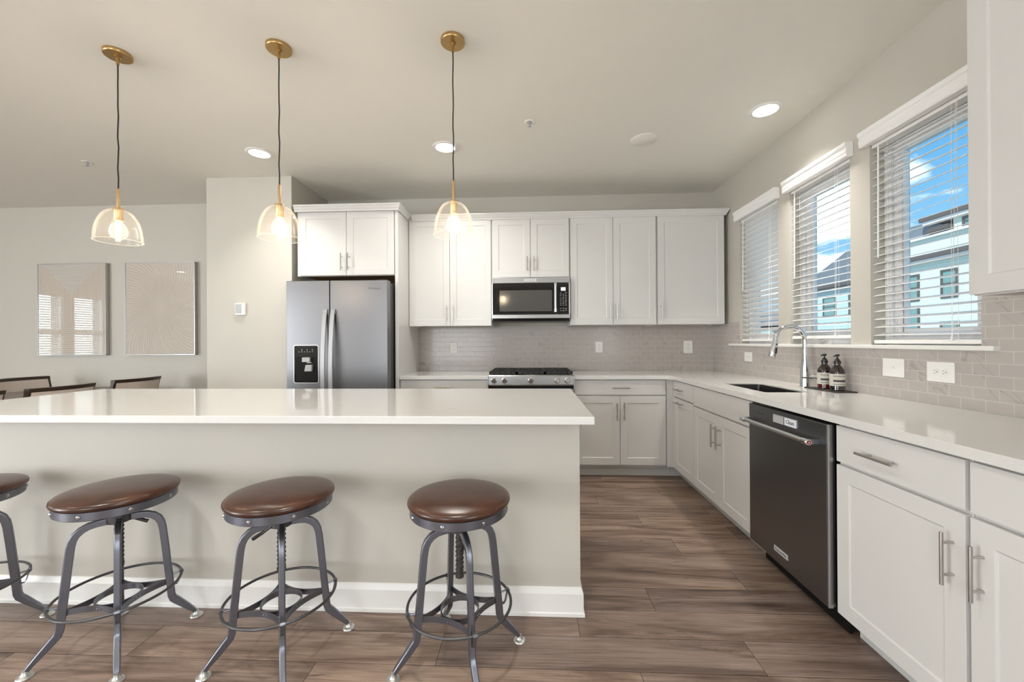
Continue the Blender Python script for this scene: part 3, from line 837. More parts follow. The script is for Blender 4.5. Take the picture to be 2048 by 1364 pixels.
base_cab(FR, -1.221, -0.52, 'white base cabinet nearest the camera, cut by the right edge of the picture',
         [('drawer', -1.217, -0.524, 0.723, 0.869, [(-0.87, 0.792, False)]), ('door', -1.217, -0.872, 0.104, 0.710, [(-1.182, 0.565, True)]), ('door', -0.872, -0.524, 0.104, 0.710, [(-0.56, 0.565, True)])], DR, grpR)

# ---- worktops
CZ0, CZ1 = 0.881, 0.914
o = MB().box((-1.186, 3.608, CZ0), (-0.3825, DW - TT - 0.001, CZ1)).build('countertop', M_quartz, bevel=0.0025)
props(o, 'short white quartz countertop piece between the fridge panel and the stove', 'countertop')
cx, cyy, rr = 1.226, 3.608, 0.09
fil = [(cx - rr + rr * math.sin(a), cyy - rr + rr * math.cos(a)) for a in [PI / 2 * k / 8 for k in range(9)]]
SX0, SX1, SY0, SY1 = 1.365, 1.622, 2.43, 2.955
out = [(0.3825, cyy)] + fil + [(cx, 0.50), (XW - TT - 0.001, 0.50), (XW - TT - 0.001, DW - TT - 0.001), (0.3825, DW - TT - 0.001)]
hr = 0.02
def rrect(x0, x1, y0, y1, r, n=5):
    P = []
    for (qx, qy, a0) in ((x1 - r, y1 - r, 0), (x0 + r, y1 - r, PI/2), (x0 + r, y0 + r, PI), (x1 - r, y0 + r, 1.5*PI)):
        for k in range(n + 1): P.append((qx + r * math.cos(a0 + PI/2*k/n), qy + r * math.sin(a0 + PI/2*k/n)))
    return P
mb = MB(); mb.prism(out, CZ0, CZ1, [rrect(SX0, SX1, SY0, SY1, hr)])
o = mb.build('countertop', M_quartz, bevel=0.002)
props(o, 'L-shaped white quartz countertop running from the stove round the corner under the windows', 'countertop')

# sink
root = thing('kitchen_sink', 'undermount stainless steel sink set in the counter before the faucet', 'sink', ((SX0 + SX1) / 2, (SY0 + SY1) / 2, 0.68))
mb = MB(); bm = mb.bm
def lp(x0, x1, y0, y1, r, z): return [bm.verts.new((a, b_, z)) for a, b_ in rrect(x0, x1, y0, y1, r)]
e = 0.004
Ls = [lp(SX0 + 0.0006, SX1 - 0.0006, SY0 + 0.0006, SY1 - 0.0006, hr, CZ1 - 0.008), lp(SX0 + 0.002, SX1 - 0.002, SY0 + 0.002, SY1 - 0.002, hr, CZ1 - 0.008),
      lp(SX0 + 0.004, SX1 - 0.004, SY0 + 0.004, SY1 - 0.004, hr, 0.70), lp(SX0 + 0.02, SX1 - 0.02, SY0 + 0.02, SY1 - 0.02, hr, 0.685)]
for A, B in zip(Ls, Ls[1:]):
    n = len(A)
    for k in range(n): bm.faces.new((A[k], A[(k+1) % n], B[(k+1) % n], B[k]))
bm.faces.new(Ls[-1])
mb.build('bowl', M_sink, root)
mb = MB(); mb.lathe([(0.0, 0.002), (0.03, 0.002), (0.042, 0.004), (0.045, 0.0)], ((SX0+SX1)/2, (SY0+SY1)/2, 0.6855), 20)
mb.build('drain', M_chrome, root, smooth=True)

# faucet (gooseneck, pull-down head)
FX, FY = 1.792, 2.735
root = thing('kitchen_faucet', 'tall chrome gooseneck pull-down faucet standing behind the sink', 'faucet', (FX, FY, CZ1))
mb = MB(); mb.lathe([(0.0, 0.0), (0.031, 0.0), (0.031, 0.004), (0.0295, 0.012), (0.0275, 0.085), (0.021, 0.16), (0.0165, 0.205), (0.0155, 0.225), (0.0155, 0.235), (0.0, 0.235)], (FX, FY, CZ1), 28)
mb.build('column', M_chrome, root, smooth=True)
pts = [(FX, FY, CZ1 + 0.232), (FX, FY, CZ1 + 0.30)]
R = 0.094
for k in range(1, 15):
    a = PI * k / 15 * 1.06; pts.append((FX - R + R * math.cos(a), FY, CZ1 + 0.300 + R * math.sin(a)))
mb = MB(); mb.tube(pts, 0.0145, 16)
mb.build('spout', M_chrome, root, smooth=True)
ex = Vector(pts[-1]); dirn = (Vector(pts[-1]) - Vector(pts[-2])).normalized(); dirn = (dirn + Vector((-0.10, 0, -0.1))).normalized()
mb = MB(); mb.tube([ex - dirn * 0.004, ex + dirn * 0.02, ex + dirn * 0.07, ex + dirn * 0.105, ex + dirn * 0.112], [0.015, 0.0165, 0.021, 0.0215, 0.019], 20)
head = mb.build('spray_head', M_chrome, root, smooth=True)
mb = MB(); side = Vector((0.35, -0.93, 0)).normalized()
c1 = ex + dirn * 0.028 + side * 0.0155; c2 = ex + dirn * 0.05 + side * 0.0185; c3 = ex + dirn * 0.088 + side * 0.020
mb.tube([c1 - dirn * 0.006, c1 + dirn * 0.006], 0.0055, 10); mb.tube([c2, c3], [0.007, 0.0085], 12)
props(mb.build('spray_button', M_blackpl, head, smooth=True), 'black spray button')
mb = MB(); mb.tube([(FX + 0.01, FY - 0.005, CZ1 + 0.055), (FX + 0.052, FY - 0.03, CZ1 + 0.062)], [0.0205, 0.0195], 18)
mb.tube([(FX + 0.052, FY - 0.03, CZ1 + 0.062), (FX + 0.055, FY - 0.032, CZ1 + 0.0625)], [0.0165, 0.0165], 16)
mb.build('valve_body', M_chrome, root, smooth=True)
mb = MB(); mb.tube([(FX + 0.035, FY - 0.04, CZ1 + 0.058), (FX - 0.02, FY - 0.045, CZ1 + 0.062), (FX - 0.048, FY - 0.05, CZ1 + 0.063)], [0.007, 0.006, 0.005], 10)
mb.build('lever', M_chrome, root, smooth=True)

# soap tray and bottles
o = MB().prism(rrect(1.735, 1.862, 2.395, 2.665, 0.008), CZ1, CZ1 + 0.007).build('soap_tray', M_tray, bevel=0.001)
props(o, 'thin black rectangular tray on the counter under the two soap bottles', 'tray')
def bottle(x, y, label, red=False):
    root = thing('soap_bottle', label, 'soap bottle', (x, y, CZ1 + 0.007), group='pump bottles on the black tray')
    z = CZ1 + 0.007
    mb = MB(); mb.lathe([(0.0, 0.0), (0.034, 0.0), (0.0375, 0.004), (0.0375, 0.105), (0.034, 0.122), (0.020, 0.142), (0.0145, 0.150), (0.0145, 0.158), (0.0, 0.158)], (x, y, z), 32)
    mb.build('bottle_body', M_amber, root, smooth=True)
    if red:
        mb = MB(); mb.lathe([(0.0370, 0.004), (0.0377, 0.005), (0.0377, 0.0275), (0.0370, 0.0275)], (x, y, z), 36, closed=True)
        props(mb.build('liquid_band', M_amberred, root, smooth=True), 'dark red lower part of the bottle')
    mb = MB(); mb.lathe([(0.0379, 0.028), (0.0383, 0.028), (0.0383, 0.098), (0.0379, 0.098)], (x, y, z), 40, closed=True)
    lab = mb.build('label', M_label, root, smooth=True)
    mb = MB()
    for (za, zb) in ((0.083, 0.086), (0.052, 0.063), (0.037, 0.0395)):
        n = 20; a0, a1 = math.radians(205), math.radians(300)
        for k in range(n):
            p, q = a0 + (a1 - a0) * k / n, a0 + (a1 - a0) * (k + 1) / n; r = 0.0386
            mb.quad([(x + r*math.cos(p), y + r*math.sin(p), z + za), (x + r*math.cos(q), y + r*math.sin(q), z + za), (x + r*math.cos(q), y + r*math.sin(q), z + zb), (x + r*math.cos(p), y + r*math.sin(p), z + zb)])
    mb.build('label_print', M_ink, lab)
    mb = MB(); mb.lathe([(0.0, 0.0), (0.0175, 0.0), (0.0175, 0.016), (0.012, 0.020), (0.012, 0.026), (0.006, 0.030), (0.0045, 0.032), (0.0045, 0.046), (0.0, 0.046)], (x, y, z + 0.156), 20)
    mb.tube([(x + 0.012, y + 0.006, z + 0.206), (x - 0.01, y - 0.005, z + 0.206), (x - 0.030, y - 0.014, z + 0.201)], [0.0065, 0.006, 0.0035], 8)
    mb.lathe([(0.0, 0.0), (0.009, 0.0), (0.010, 0.008), (0.0, 0.009)], (x, y, z + 0.200), 14)
    mb.build('pump', M_blackpl, root, smooth=True)
bottle(1.800, 2.572, 'dark amber pump bottle nearer the faucet, reddish below its cream label', red=True)
bottle(1.800, 2.468, 'dark amber pump bottle with striped cream label, in front of its twin')

# ------------------------------------------------------------------ dishwasher
def dishwasher():
    y0, y1 = 1.740, 2.345
    root = thing('dishwasher', 'black stainless dishwasher with bright bar handle under the window counter', 'dishwasher', (1.55, (y0+y1)/2, 0.0))
    xf = 1.228
    MB().box((XF + 0.005, y0 + 0.004, 0.10), (XW - 0.02, y1 - 0.004, 0.868)).build('tub', M_dark, root)
    MB().box((XF + 0.045, y0 + 0.004, 0.0), (XF + 0.06, y1 - 0.004, 0.10)).build('toe_kick', M_dark, root)
    MB().box((xf, y0 + 0.006, 0.105), (xf + 0.035, y1, 0.866)).build('door', M_bksteel, root, bevel=0.003)
    MB().box((xf + 0.001, y0 + 0.001, 0.105), (xf + 0.020, y0 + 0.0055, 0.866)).build('door_edge', M_steelv, root)
    MB().box((xf + 0.010, y0 + 0.01, 0.867), (xf + 0.045, y1 - 0.02, 0.8775)).build('control_lip', M_blackgl, root)
    mb = MB(); hx = xf - 0.050; hz = 0.782
    mb.tube([(hx, y0 + 0.055, hz), (hx, y1 - 0.035, hz)], 0.0105, 20)
    h = mb.build('handle', M_steelv, root, smooth=True)
    mb = MB()
    for ya, yb in ((y0 + 0.038, y0 + 0.075), (y1 - 0.055, y1 - 0.018)):
        mb.tube([(hx, ya, hz), (hx, ya + 0.004, hz), (hx, yb - 0.004, hz), (hx, yb, hz)], [0.0115, 0.0145, 0.0145, 0.0115], 20)
    mb.build('handle_collar', M_chrome, h, smooth=True)
    mb = MB()
    for yy in (y0 + 0.055, y1 - 0.036): mb.box((hx, yy - 0.011, hz - 0.011), (xf + 0.002, yy + 0.011, hz + 0.011))
    mb.build('handle_post', M_bksteel, h, bevel=0.003)
    mb = MB(); mb.tube([(hx, y0 + 0.0385, hz), (hx, y0 + 0.0372, hz)], 0.0095, 20)
    props(mb.build('medallion', M_red, h, smooth=True), 'dark red round medallion')
    mb = MB(); mb.tube([(hx, y0 + 0.0374, hz), (hx, y0 + 0.0366, hz)], 0.003, 14)
    mb.build('medallion_centre', M_chrome, h, smooth=True)
    MB().box((xf - 0.0006, 2.195, 0.8255), (xf + 0.001, 2.265, 0.8280)).build('vent_slot', M_ink, root)
    b = MB().box((xf - 0.002, 2.005, 0.158), (xf, 2.115, 0.184)).build('badge', M_badge, root, bevel=0.0006)
    text('badge_text', 'KitchenAid', M_ink, b, 0.0195, face_right(xf - 0.0022, 2.060, 0.171))
dishwasher()
# clean/dirty magnet on the dishwasher
root = thing('dishwasher_magnet', 'small white sliding magnet reading Clean stuck on the dishwasher front', 'magnet', (1.226, 2.02, 0.806))
MB().box((1.221, 1.934, 0.808), (1.228, 2.106, 0.845)).build('plate', M_paper, root, bevel=0.0008)
MB().box((1.218, 2.020, 0.8075), (1.2209, 2.103, 0.8455)).build('slider', M_grey_pl, root, bevel=0.0006)
MB().box((1.2196, 2.0165, 0.808), (1.2209, 2.0195, 0.845)).build('divider', M_ink, root)
text('lettering', 'Clean', M_ink, root, 0.027, face_right(1.2206, 1.976, 0.8265), shear=0.3)

# ------------------------------------------------------------------ range
def stove():
    x0, x1, yf = -0.3795, 0.3795, 3.585
    root = thing('gas_range', 'stainless slide-in gas range with black grates and five knobs', 'stove', (0, 3.9, 0))
    MB().box((x0, 3.66, 0.10), (x1, DW - 0.02, 0.90)).build('body', M_steelm, root)
    MB().box((x0 + 0.01, 3.70, 0.0), (x1 - 0.01, DW - 0.04, 0.10)).build('base', M_blackpl, root)
    d = MB().box((x0, yf + 0.015, 0.22), (x1, 3.66, 0.800)).build('oven_door', M_steelm, root, bevel=0.004)
    MB().box((x0 + 0.08, yf + 0.013, 0.33), (x1 - 0.08, yf + 0.016, 0.66)).build('oven_glass', M_blackgl, d)
    mb = MB(); mb.tube([(x0 + 0.05, yf - 0.04, 0.745), (x1 - 0.05, yf - 0.04, 0.745)], 0.011, 14)
    for s in (x0 + 0.07, x1 - 0.07): mb.box((s - 0.01, yf - 0.04, 0.736), (s + 0.01, yf + 0.016, 0.754))
    mb.build('oven_handle', M_steelv, d, smooth=True)
    MB().box((x0, yf + 0.02, 0.10), (x1, 3.66, 0.215)).build('drawer', M_steelm, root, bevel=0.003)
    MB().box((x0 + 0.004, yf + 0.01, 0.802), (x1 - 0.004, 3.66, 0.826)).build('vent_gap', M_dark, root)
    mb = MB(); mb.prism([(yf - 0.006, 0.828), (yf - 0.010, 0.838), (yf + 0.002, 0.840), (yf + 0.006, 0.912), (yf + 0.016, 0.922), (3.66, 0.922), (3.66, 0.828)], x0 + 0.003, x1 - 0.003, plane='yz')
    cp = mb.build('control_panel', M_steelm, root, bevel=0.0015)
    for s in (-1, 1): MB().box((s * 0.3765, yf - 0.012, 0.80), (s * 0.3835, 3.607, 0.918)).build('side_trim', M_steelv, root, bevel=0.002)
    for kx in (-0.327, -0.233, 0.0, 0.233, 0.322):
        mb = MB(); mb.lathe([(0.0, -0.001), (0.026, -0.001), (0.0265, -0.006), (0.019, -0.009), (0.019, -0.030), (0.0165, -0.034), (0.0, -0.034)], (kx, yf + 0.004, 0.875), 24, axis='y')
        mb.box((kx - 0.0045, yf - 0.040, 0.858), (kx + 0.0045, yf - 0.022, 0.892))
        mb.build('knob', M_chrome, root, smooth=True)
    MB().box((x0 + 0.003, 3.655, 0.9005), (x1 - 0.003, DW - 0.02, 0.920)).build('cooktop', M_blackgl, root, bevel=0.003)
    for (bx, by, br) in ((-0.24, 3.76, 0.045), (-0.24, 4.05, 0.035), (0.0, 3.90, 0.05), (0.24, 3.76, 0.05), (0.24, 4.05, 0.035)):
        mb = MB(); mb.lathe([(0.0, 0.016), (br * 0.7, 0.016), (br * 0.8, 0.010), (br, 0.008), (br, 0.0)], (bx, by, 0.920), 20)
        mb.build('burner', M_castiron, root, smooth=True)
    for gx0, gx1 in ((-0.372, -0.128), (-0.124, 0.124), (0.128, 0.372)):
        mb = MB(); ga, gb = 3.622, 4.19; zt = 0.9475; t = 0.011
        for yy in (ga, gb - t): mb.box((gx0, yy, 0.930), (gx1, yy + t, zt))
        for xx in (gx0, gx1 - t): mb.box((xx, ga, 0.930), (xx + t, gb, zt))
        for k in range(1, 5): mb.box((gx0 + (gx1 - gx0) * k / 5 - 0.004, ga, 0.934), (gx0 + (gx1 - gx0) * k / 5 + 0.004, gb, zt))
        for k in range(1, 6): mb.box((gx0, ga + (gb - ga) * k / 6 - 0.004, 0.934), (gx1, ga + (gb - ga) * k / 6 + 0.004, zt))
        for xx in (gx0, gx1 - t):
            for yy in (ga + 0.05, gb - t): mb.box((xx, yy, 0.9195), (xx + t, yy + t, 0.932))
        mb.build('grate', M_castiron, root, weld=False)
    MB().box((-0.035, yf + 0.018, 0.921), (0.035, yf + 0.032, 0.9235)).build('badge', M_steelv, root)
stove()

# ------------------------------------------------------------------ microwave
def microwave():
    x0, x1, yf, z0, z1 = -0.3715, 0.3765, 3.872, 1.415, 1.832
    root = thing('microwave', 'stainless over-the-range microwave with black glass door and keypad', 'microwave', ((x0+x1)/2, 4.06, z0))
    MB().box((x0, yf + 0.035, z0 + 0.012), (x1, DW - 0.010, z1)).build('body', M_steelm, root)
    mb = MB(); mb.prism([(yf + 0.005, z0 + 0.028), (yf + 0.035, z0 - 0.0), (DW - 0.05, z0 - 0.0), (DW - 0.05, z0 + 0.012), (yf + 0.036, z0 + 0.030)], x0 + 0.006, x1 - 0.006, plane='yz')
    mb.build('bottom_vent', M_blackpl, root)
    MB().box((x0, yf, 1.778), (x1, yf + 0.035, z1)).build('top_panel', M_steelm, root, bevel=0.002)
    MB().box((x0, yf, 1.440), (x1, yf + 0.035, 1.4765)).build('lower_panel', M_steelm, root, bevel=0.002)
    MB().box((x0, yf + 0.001, 1.4768), (x0 + 0.011, yf + 0.035, 1.7777)).box((x1 - 0.011, yf + 0.001, 1.4768), (x1, yf + 0.035, 1.7777)).build('side_strip', M_steelv, root)
    d = MB().prism(rrect(x0 + 0.012, 0.250, 1.479, 1.776, 0.008), yf - 0.004, yf + 0.035, plane='xz').build('door', M_blackgl, root, bevel=0.001)
    wmat, t, b = newmat('microwave_window')
    b.inputs['Base Color'].default_value = (0.10, 0.098, 0.095, 1); b.inputs['Roughness'].default_value = 0.10
    b.inputs['Metallic'].default_value = 0.4
    MB().box((-0.295, yf - 0.0052, 1.507), (0.205, yf - 0.0035, 1.708)).build('door_window', wmat, d)
    kp = MB().prism(rrect(0.2515, x1 - 0.012, 1.479, 1.776, 0.008), yf - 0.004, yf + 0.035, plane='xz').build('keypad_panel', M_blackgl, root, bevel=0.001)
    mb = MB(); mb.tube([(0.236, yf - 0.045, 1.500), (0.236, yf - 0.045, 1.765)], 0.0115, 18)
    h = mb.build('handle', M_steelv, d, smooth=True)
    mb = MB()
    for zz in (1.512, 1.752):
        mb.tube([(0.236, yf - 0.045, zz - 0.016), (0.236, yf - 0.045, zz + 0.016)], 0.0145, 18); mb.tube([(0.236, yf - 0.045, zz), (0.236, yf - 0.003, zz)], 0.008, 10)
    mb.build('handle_collar', M_chrome, h, smooth=True)
    MB().box((0.290, yf - 0.0055, 1.700), (0.334, yf - 0.0035, 1.732)).build('display', M_lcd, kp)
    mb = MB()
    for r_ in range(9):
        for c_ in range(3):
            if r_ == 0 and c_ == 1: continue
            w = 0.0075 if (r_ + c_) % 3 else 0.0045
            xx = 0.288 + c_ * 0.0245; zz = 1.683 - r_ * 0.0150
            mb.box((xx - w, yf - 0.0052, zz - 0.0022), (xx + w, yf - 0.0035, zz + 0.0022))
    for (xx, zz, w) in ((0.288, 1.530, 0.008), (0.3125, 1.532, 0.005), (0.337, 1.528, 0.009), (0.288, 1.510, 0.006), (0.3125, 1.510, 0.009), (0.338, 1.512, 0.005)):
        mb.box((xx - w, yf - 0.0052, zz - 0.003), (xx + w, yf - 0.0035, zz + 0.003))
    mb.build('keys', M_grey_pl, kp)
    b_ = MB().box((-0.057, yf - 0.0025, 1.793), (0.057, yf, 1.817)).build('badge', M_paper, root, bevel=0.0006)
    text('badge_text', 'KitchenAid', M_ink, b_, 0.0200, face_back(0.0, yf - 0.0027, 1.805))
microwave()

# ------------------------------------------------------------------ refrigerator
def fridge():
    x0, x1, yf, zt = -2.124, -1.228, 3.435, 1.757
    xs = -1.737
    root = thing('refrigerator', 'stainless side-by-side refrigerator with black water dispenser', 'refrigerator', ((x0+x1)/2, 3.8, 0))
    MB().box((x0 + 0.012, yf + 0.080, 0.02), (x1 - 0.002, DW - 0.03, zt - 0.014)).build('cabinet', M_irond, root, bevel=0.003)
    MB().box((x0 + 0.02, yf + 0.03, 0.0), (x1 - 0.02, yf + 0.10, 0.075)).build('kick_grille', M_blackpl, root)
    mb = MB()
    for s0, s1 in ((x0 + 0.03, x0 + 0.10), (x1 - 0.10, x1 - 0.02)): mb.box((s0, yf + 0.02, zt - 0.013), (s1, yf + 0.14, zt + 0.006))
    mb.build('hinge_cover', M_irond, root, bevel=0.003)
    def bowed(a, b_, name):
        mb = MB().box((a, yf, 0.085), (b_, yf + 0.070, zt))
        return mb.build(name, M_steel, root, bevel=0.005, seg=3)
    dl = bowed(x0, xs - 0.0035, 'freezer_door'); dr = bowed(xs + 0.0035, x1, 'fridge_door')
    mb = MB(); mb.box((x0 + 0.01, yf + 0.071, 0.09), (x1 - 0.01, yf + 0.079, zt - 0.015)); mb.box((xs - 0.0030, yf + 0.02, 0.09), (xs + 0.0030, yf + 0.072, zt - 0.01))
    mb.build('gasket', M_dark, root)
    for hx, dpar, s in ((xs - 0.034, dl, 1), (xs + 0.034, dr, 1)):
        pts = []; W_ = []; T_ = []
        za, zb = 0.42, 1.505
        for k in range(25):
            t = k / 24; z = za + (zb - za) * t
            bow = math.sin(PI * t) ** 0.8 if 0 < t < 1 else 0
            pts.append((hx, yf - 0.012 - 0.050 * bow, z)); W_.append((1, 0, 0)); T_.append((0, 1, 0))
        mb = MB(); mb.ribbon(pts, 0.036, W_, T_, 0.013)
        mb.box((hx - 0.0155, yf - 0.012, za), (hx + 0.0155, yf + 0.002, za + 0.05)); mb.box((hx - 0.0155, yf - 0.012, zb - 0.04), (hx + 0.0155, yf + 0.002, zb))
        mb.build('handle', M_satin, dpar, smooth=True, bevel=0.002)
    # dispenser
    a, b_, c, d_ = -2.052, -1.842, 0.874, 1.194
    fr = MB().prism(rrect(a - 0.006, b_ + 0.006, c - 0.006, d_ + 0.006, 0.018), yf - 0.004, yf + 0.001, plane='xz').build('dispenser_bezel', M_steelv, dl)
    pn = MB().prism(rrect(a, b_, c, d_, 0.014), yf - 0.0055, yf + 0.0005, plane='xz').build('dispenser_panel', M_blackgl, dl)
    MB().prism(rrect(a + 0.010, b_ - 0.010, c + 0.012, 1.095, 0.012), yf - 0.0066, yf - 0.005, plane='xz').build('dispenser_recess', M_dark, pn)
    mb = MB(); mb.box((-1.970, yf - 0.030, 1.052), (-1.902, yf - 0.006, 1.092)); mb.box((-1.930, yf - 0.030, 1.043), (-1.890, yf - 0.006, 1.050)); mb.build('water_paddle', M_grey_pl, pn, bevel=0.003)
    mb = MB(); mb.prism([(-1.947, 0.972), (-1.884, 0.972), (-1.880, 1.028), (-1.936, 1.028)], yf - 0.035, yf - 0.006, plane='xz'); mb.build('ice_paddle', M_grey_pl, pn, bevel=0.003)
    mb = MB()
    for k in range(3): mb.box((-1.985 + k * 0.046, yf - 0.0064, 1.154), (-1.979 + k * 0.046, yf - 0.005, 1.160))
    for k in range(6): mb.box((-2.012 + k * 0.024, yf - 0.0064, 1.139), (-2.003 + k * 0.024, yf - 0.005, 1.142))
    mb.build('dispenser_icons', M_paper, pn)
    text('brand_text', 'Whirlpool', M_irond, dr, 0.026, face_back(-1.345, yf - 0.0006, 1.685), shear=0.2)
fridge()

# ------------------------------------------------------------------ island
IX0, IX1, IYF, IYB = -2.852, 0.215, 1.818, 2.585
root = thing('kitchen_island', 'long beige painted kitchen island base with white baseboard behind the stools', 'kitchen island', ((IX0+IX1)/2, 2.2, 0))
MB().box((IX0, IYF, 0), (IX1, IYB, 0.881)).build('body', M_wall, root)
mb = MB()
prof = [(0, 0), (0.0175, 0), (0.0175, 0.014), (0.0125, 0.018), (0.0125, 0.098), (0.009, 0.108), (0.006, 0.116), (0.004, 0.122), (0, 0.124)]
bm = mb.bm; rings = []
for (px, py, nx, ny) in ((IX0, IYB, -1, 0.0), (IX0, IYF, -1, -1), (IX1, IYF, 1, -1), (IX1, IYB, 1, 0.0)):
    rings.append([bm.verts.new((px + nx * o_, py + ny * o_, z)) for o_, z in prof])
for A, B in zip(rings, rings[1:]):
    for k in range(len(prof)): bm.faces.new((A[k], A[(k+1) % len(prof)], B[(k+1) % len(prof)], B[k]))
bm.faces.new(rings[0]); bm.faces.new(rings[-1][::-1])
mb.build('baseboard', M_trimw, root)
o = MB().box((-2.905, 1.640, 0.8815), (0.2555, 2.625, 0.914)).build('island_countertop', M_quartz, bevel=0.003)
props(o, 'long polished white quartz countertop covering the whole island', 'countertop')

# ------------------------------------------------------------------ stools
def make_stool():
    root = thing('bar_stool', 'x', 'bar stool', (0, 0, 0), group='leather topped iron bar stools along the island')
    L = dict(local=True)
    # cushion
    mb = MB(); R = 0.201
    mb.lathe([(0.0, 0.604), (0.175, 0.604), (0.186, 0.606), (0.1925, 0.611), (0.1945, 0.617), (0.193, 0.624), (0.186, 0.630), (0.170, 0.635), (0.13, 0.640), (0.07, 0.643), (0.0, 0.644)], n=64)
    mb.build('seat', M_leather, root, smooth=True, angle=80, **L)
    mb = MB(); mb.lathe([(0.150, 0.574), (0.182, 0.572), (0.1855, 0.575), (0.1855, 0.604), (0.182, 0.606), (0.150, 0.606)], n=64, closed=True)
    rg = mb.build('seat_ring', M_iron, root, smooth=True, angle=40, **L)
    for k in range(8):
        mb = MB(); a = math.radians(12 + 45 * k); c = Vector((0.1855 * math.cos(a), 0.1855 * math.sin(a), 0.589)); d = Vector((math.cos(a), math.sin(a), 0))
        mb.tube([c - d * 0.001, c + d * 0.002, c + d * 0.0045], [0.0075, 0.007, 0.003], 12)
        mb.build('bolt', M_rivet, rg, smooth=True, **L)
    mb = MB(); mb.lathe([(0.0, 0.575), (0.150, 0.575), (0.145, 0.570), (0.06, 0.556), (0.034, 0.545), (0.034, 0.528), (0.0, 0.528)], n=40)
    mb.lathe([(0.0, 0.528), (0.038, 0.528), (0.038, 0.498), (0.0, 0.498)], n=24)
    mb.build('swivel_hub', M_irond, root, smooth=True, angle=40, **L)
    # screw column with rope-like thread
    mb = MB(); mb.lathe([(0.0, 0.505), (0.0135, 0.505), (0.0135, 0.335), (0.0165, 0.332), (0.0165, 0.318), (0.0, 0.315)], n=20)
    pts = []; turns = 9
    for k in range(turns * 12 + 1):
        a = 2 * PI * k / 12; z = 0.338 + (0.495 - 0.338) * k / (turns * 12)
        pts.append((0.0140 * math.cos(a), 0.0140 * math.sin(a), z))
    mb.tube(pts, 0.0028, 6)
    mb.build('screw_column', M_irond, root, smooth=True, **L)
    # lever and wire bracket
    mb = MB(); mb.tube([(0.0, -0.028, 0.515), (-0.012, -0.045, 0.497), (-0.030, -0.060, 0.480), (-0.062, -0.075, 0.458)], [0.006, 0.006, 0.0065, 0.008], 10)
    mb.build('lever', M_irond, root, smooth=True, **L)
    mb = MB()
    for s in (-1, 1): mb.tube([(s * 0.075, 0.0, 0.562), (s * 0.045, 0.0, 0.520), (s * 0.028, 0.0, 0.503), (0.0, 0.016 * s, 0.500)], 0.0032, 8)
    mb.build('wire_bracket', M_irond, root, smooth=True, **L)
    prof = [(0.020, 0.508), (0.060, 0.507), (0.085, 0.503), (0.105, 0.493), (0.121, 0.477), (0.130, 0.457), (0.135, 0.430), (0.143, 0.350), (0.152, 0.250), (0.160, 0.165), (0.1625, 0.132), (0.168, 0.115), (0.181, 0.100), (0.212, 0.064), (0.236, 0.036), (0.244, 0.024)]
    wid = [0.021] * 13 + [0.021, 0.020, 0.018]
    for k in range(4):
        a = PI / 2 * k; er = Vector((math.cos(a), math.sin(a), 0)); et = Vector((-math.sin(a), math.cos(a), 0)); ez = Vector((0, 0, 1))
        mb = MB(); bm = mb.bm; rings = []
        for i, (r, z) in enumerate(prof):
            i0, i1 = max(0, i - 1), min(len(prof) - 1, i + 1)
            tx, tz = prof[i1][0] - prof[i0][0], prof[i1][1] - prof[i0][1]; l = math.hypot(tx, tz)
            nrm = er * (-tz / l) + ez * (tx / l)         # outward normal
            c = er * r + ez * z; w = wid[i] / 2
            # shallow D section: flat inside, crowned outside
            q_ = min(1.0, 0.35 + 0.65 * (z / 0.09)) if z < 0.09 else 1.0
            sec = [(-w, -0.013 * q_), (w, -0.013 * q_), (w, 0.0105 * q_), (w * 0.7, 0.0135 * q_), (-w * 0.7, 0.0135 * q_), (-w, 0.0105 * q_)]
            rings.append([bm.verts.new(c + et * u + nrm * v) for u, v in sec])
        for A, B in zip(rings, rings[1:]):
            for q in range(6): bm.faces.new((A[q], A[(q+1) % 6], B[(q+1) % 6], B[q]))
        bm.faces.new(rings[0][::-1]); bm.faces.new(rings[-1])
        leg = mb.build('leg', M_iron, root, smooth=True, angle=28, bevel=0.0015, **L)
        c = er * 0.2485
        mb = MB(); mb.lathe([(0.0, 0.0), (0.023, 0.0), (0.0245, 0.003), (0.022, 0.007), (0.013, 0.011), (0.009, 0.018), (0.008, 0.026), (0.0, 0.028)], c, 24)
        props(mb.build('foot_glide', M_silver, leg, smooth=True, **L), 'silver levelling foot')
    # foot ring
    mb = MB(); n = 64; zr = 0.221
    mb.tube([(0.196 * math.cos(2*PI*k/n), 0.196 * math.sin(2*PI*k/n), zr) for k in range(n)], 0.0052, 10, closed=True)
    ring = mb.build('foot_ring', M_irond, root, smooth=True, **L)
    for k in range(4):
        a = PI / 2 * k; er = Vector((math.cos(a), math.sin(a), 0)); et = Vector((-math.sin(a), math.cos(a), 0))
        mb = MB()
        mb.tube([er * 0.196 - et * 0.008 + Vector((0, 0, zr)), er * 0.196 + et * 0.008 + Vector((0, 0, zr))], 0.0078, 10)
        mb.tube([er * 0.196 + Vector((0, 0, zr)), er * 0.160 + Vector((0, 0, zr - 0.004))], 0.0035, 8)
        p = [er * 0.195 + Vector((0, 0, zr - 0.006)), er * 0.187 + Vector((0, 0, zr - 0.040)), er * 0.182 + Vector((0, 0, zr - 0.048)), er * 0.168 + Vector((0, 0, zr - 0.050))]
        mb.ribbon(p, 0.012, [et] * 4, [er, er, Vector((0, 0, 1)), Vector((0, 0, 1))], 0.003)
        mb.build('ring_bracket', M_iron, ring, smooth=True, **L)
    # curved cross braces + centre circle
    zb = 0.192
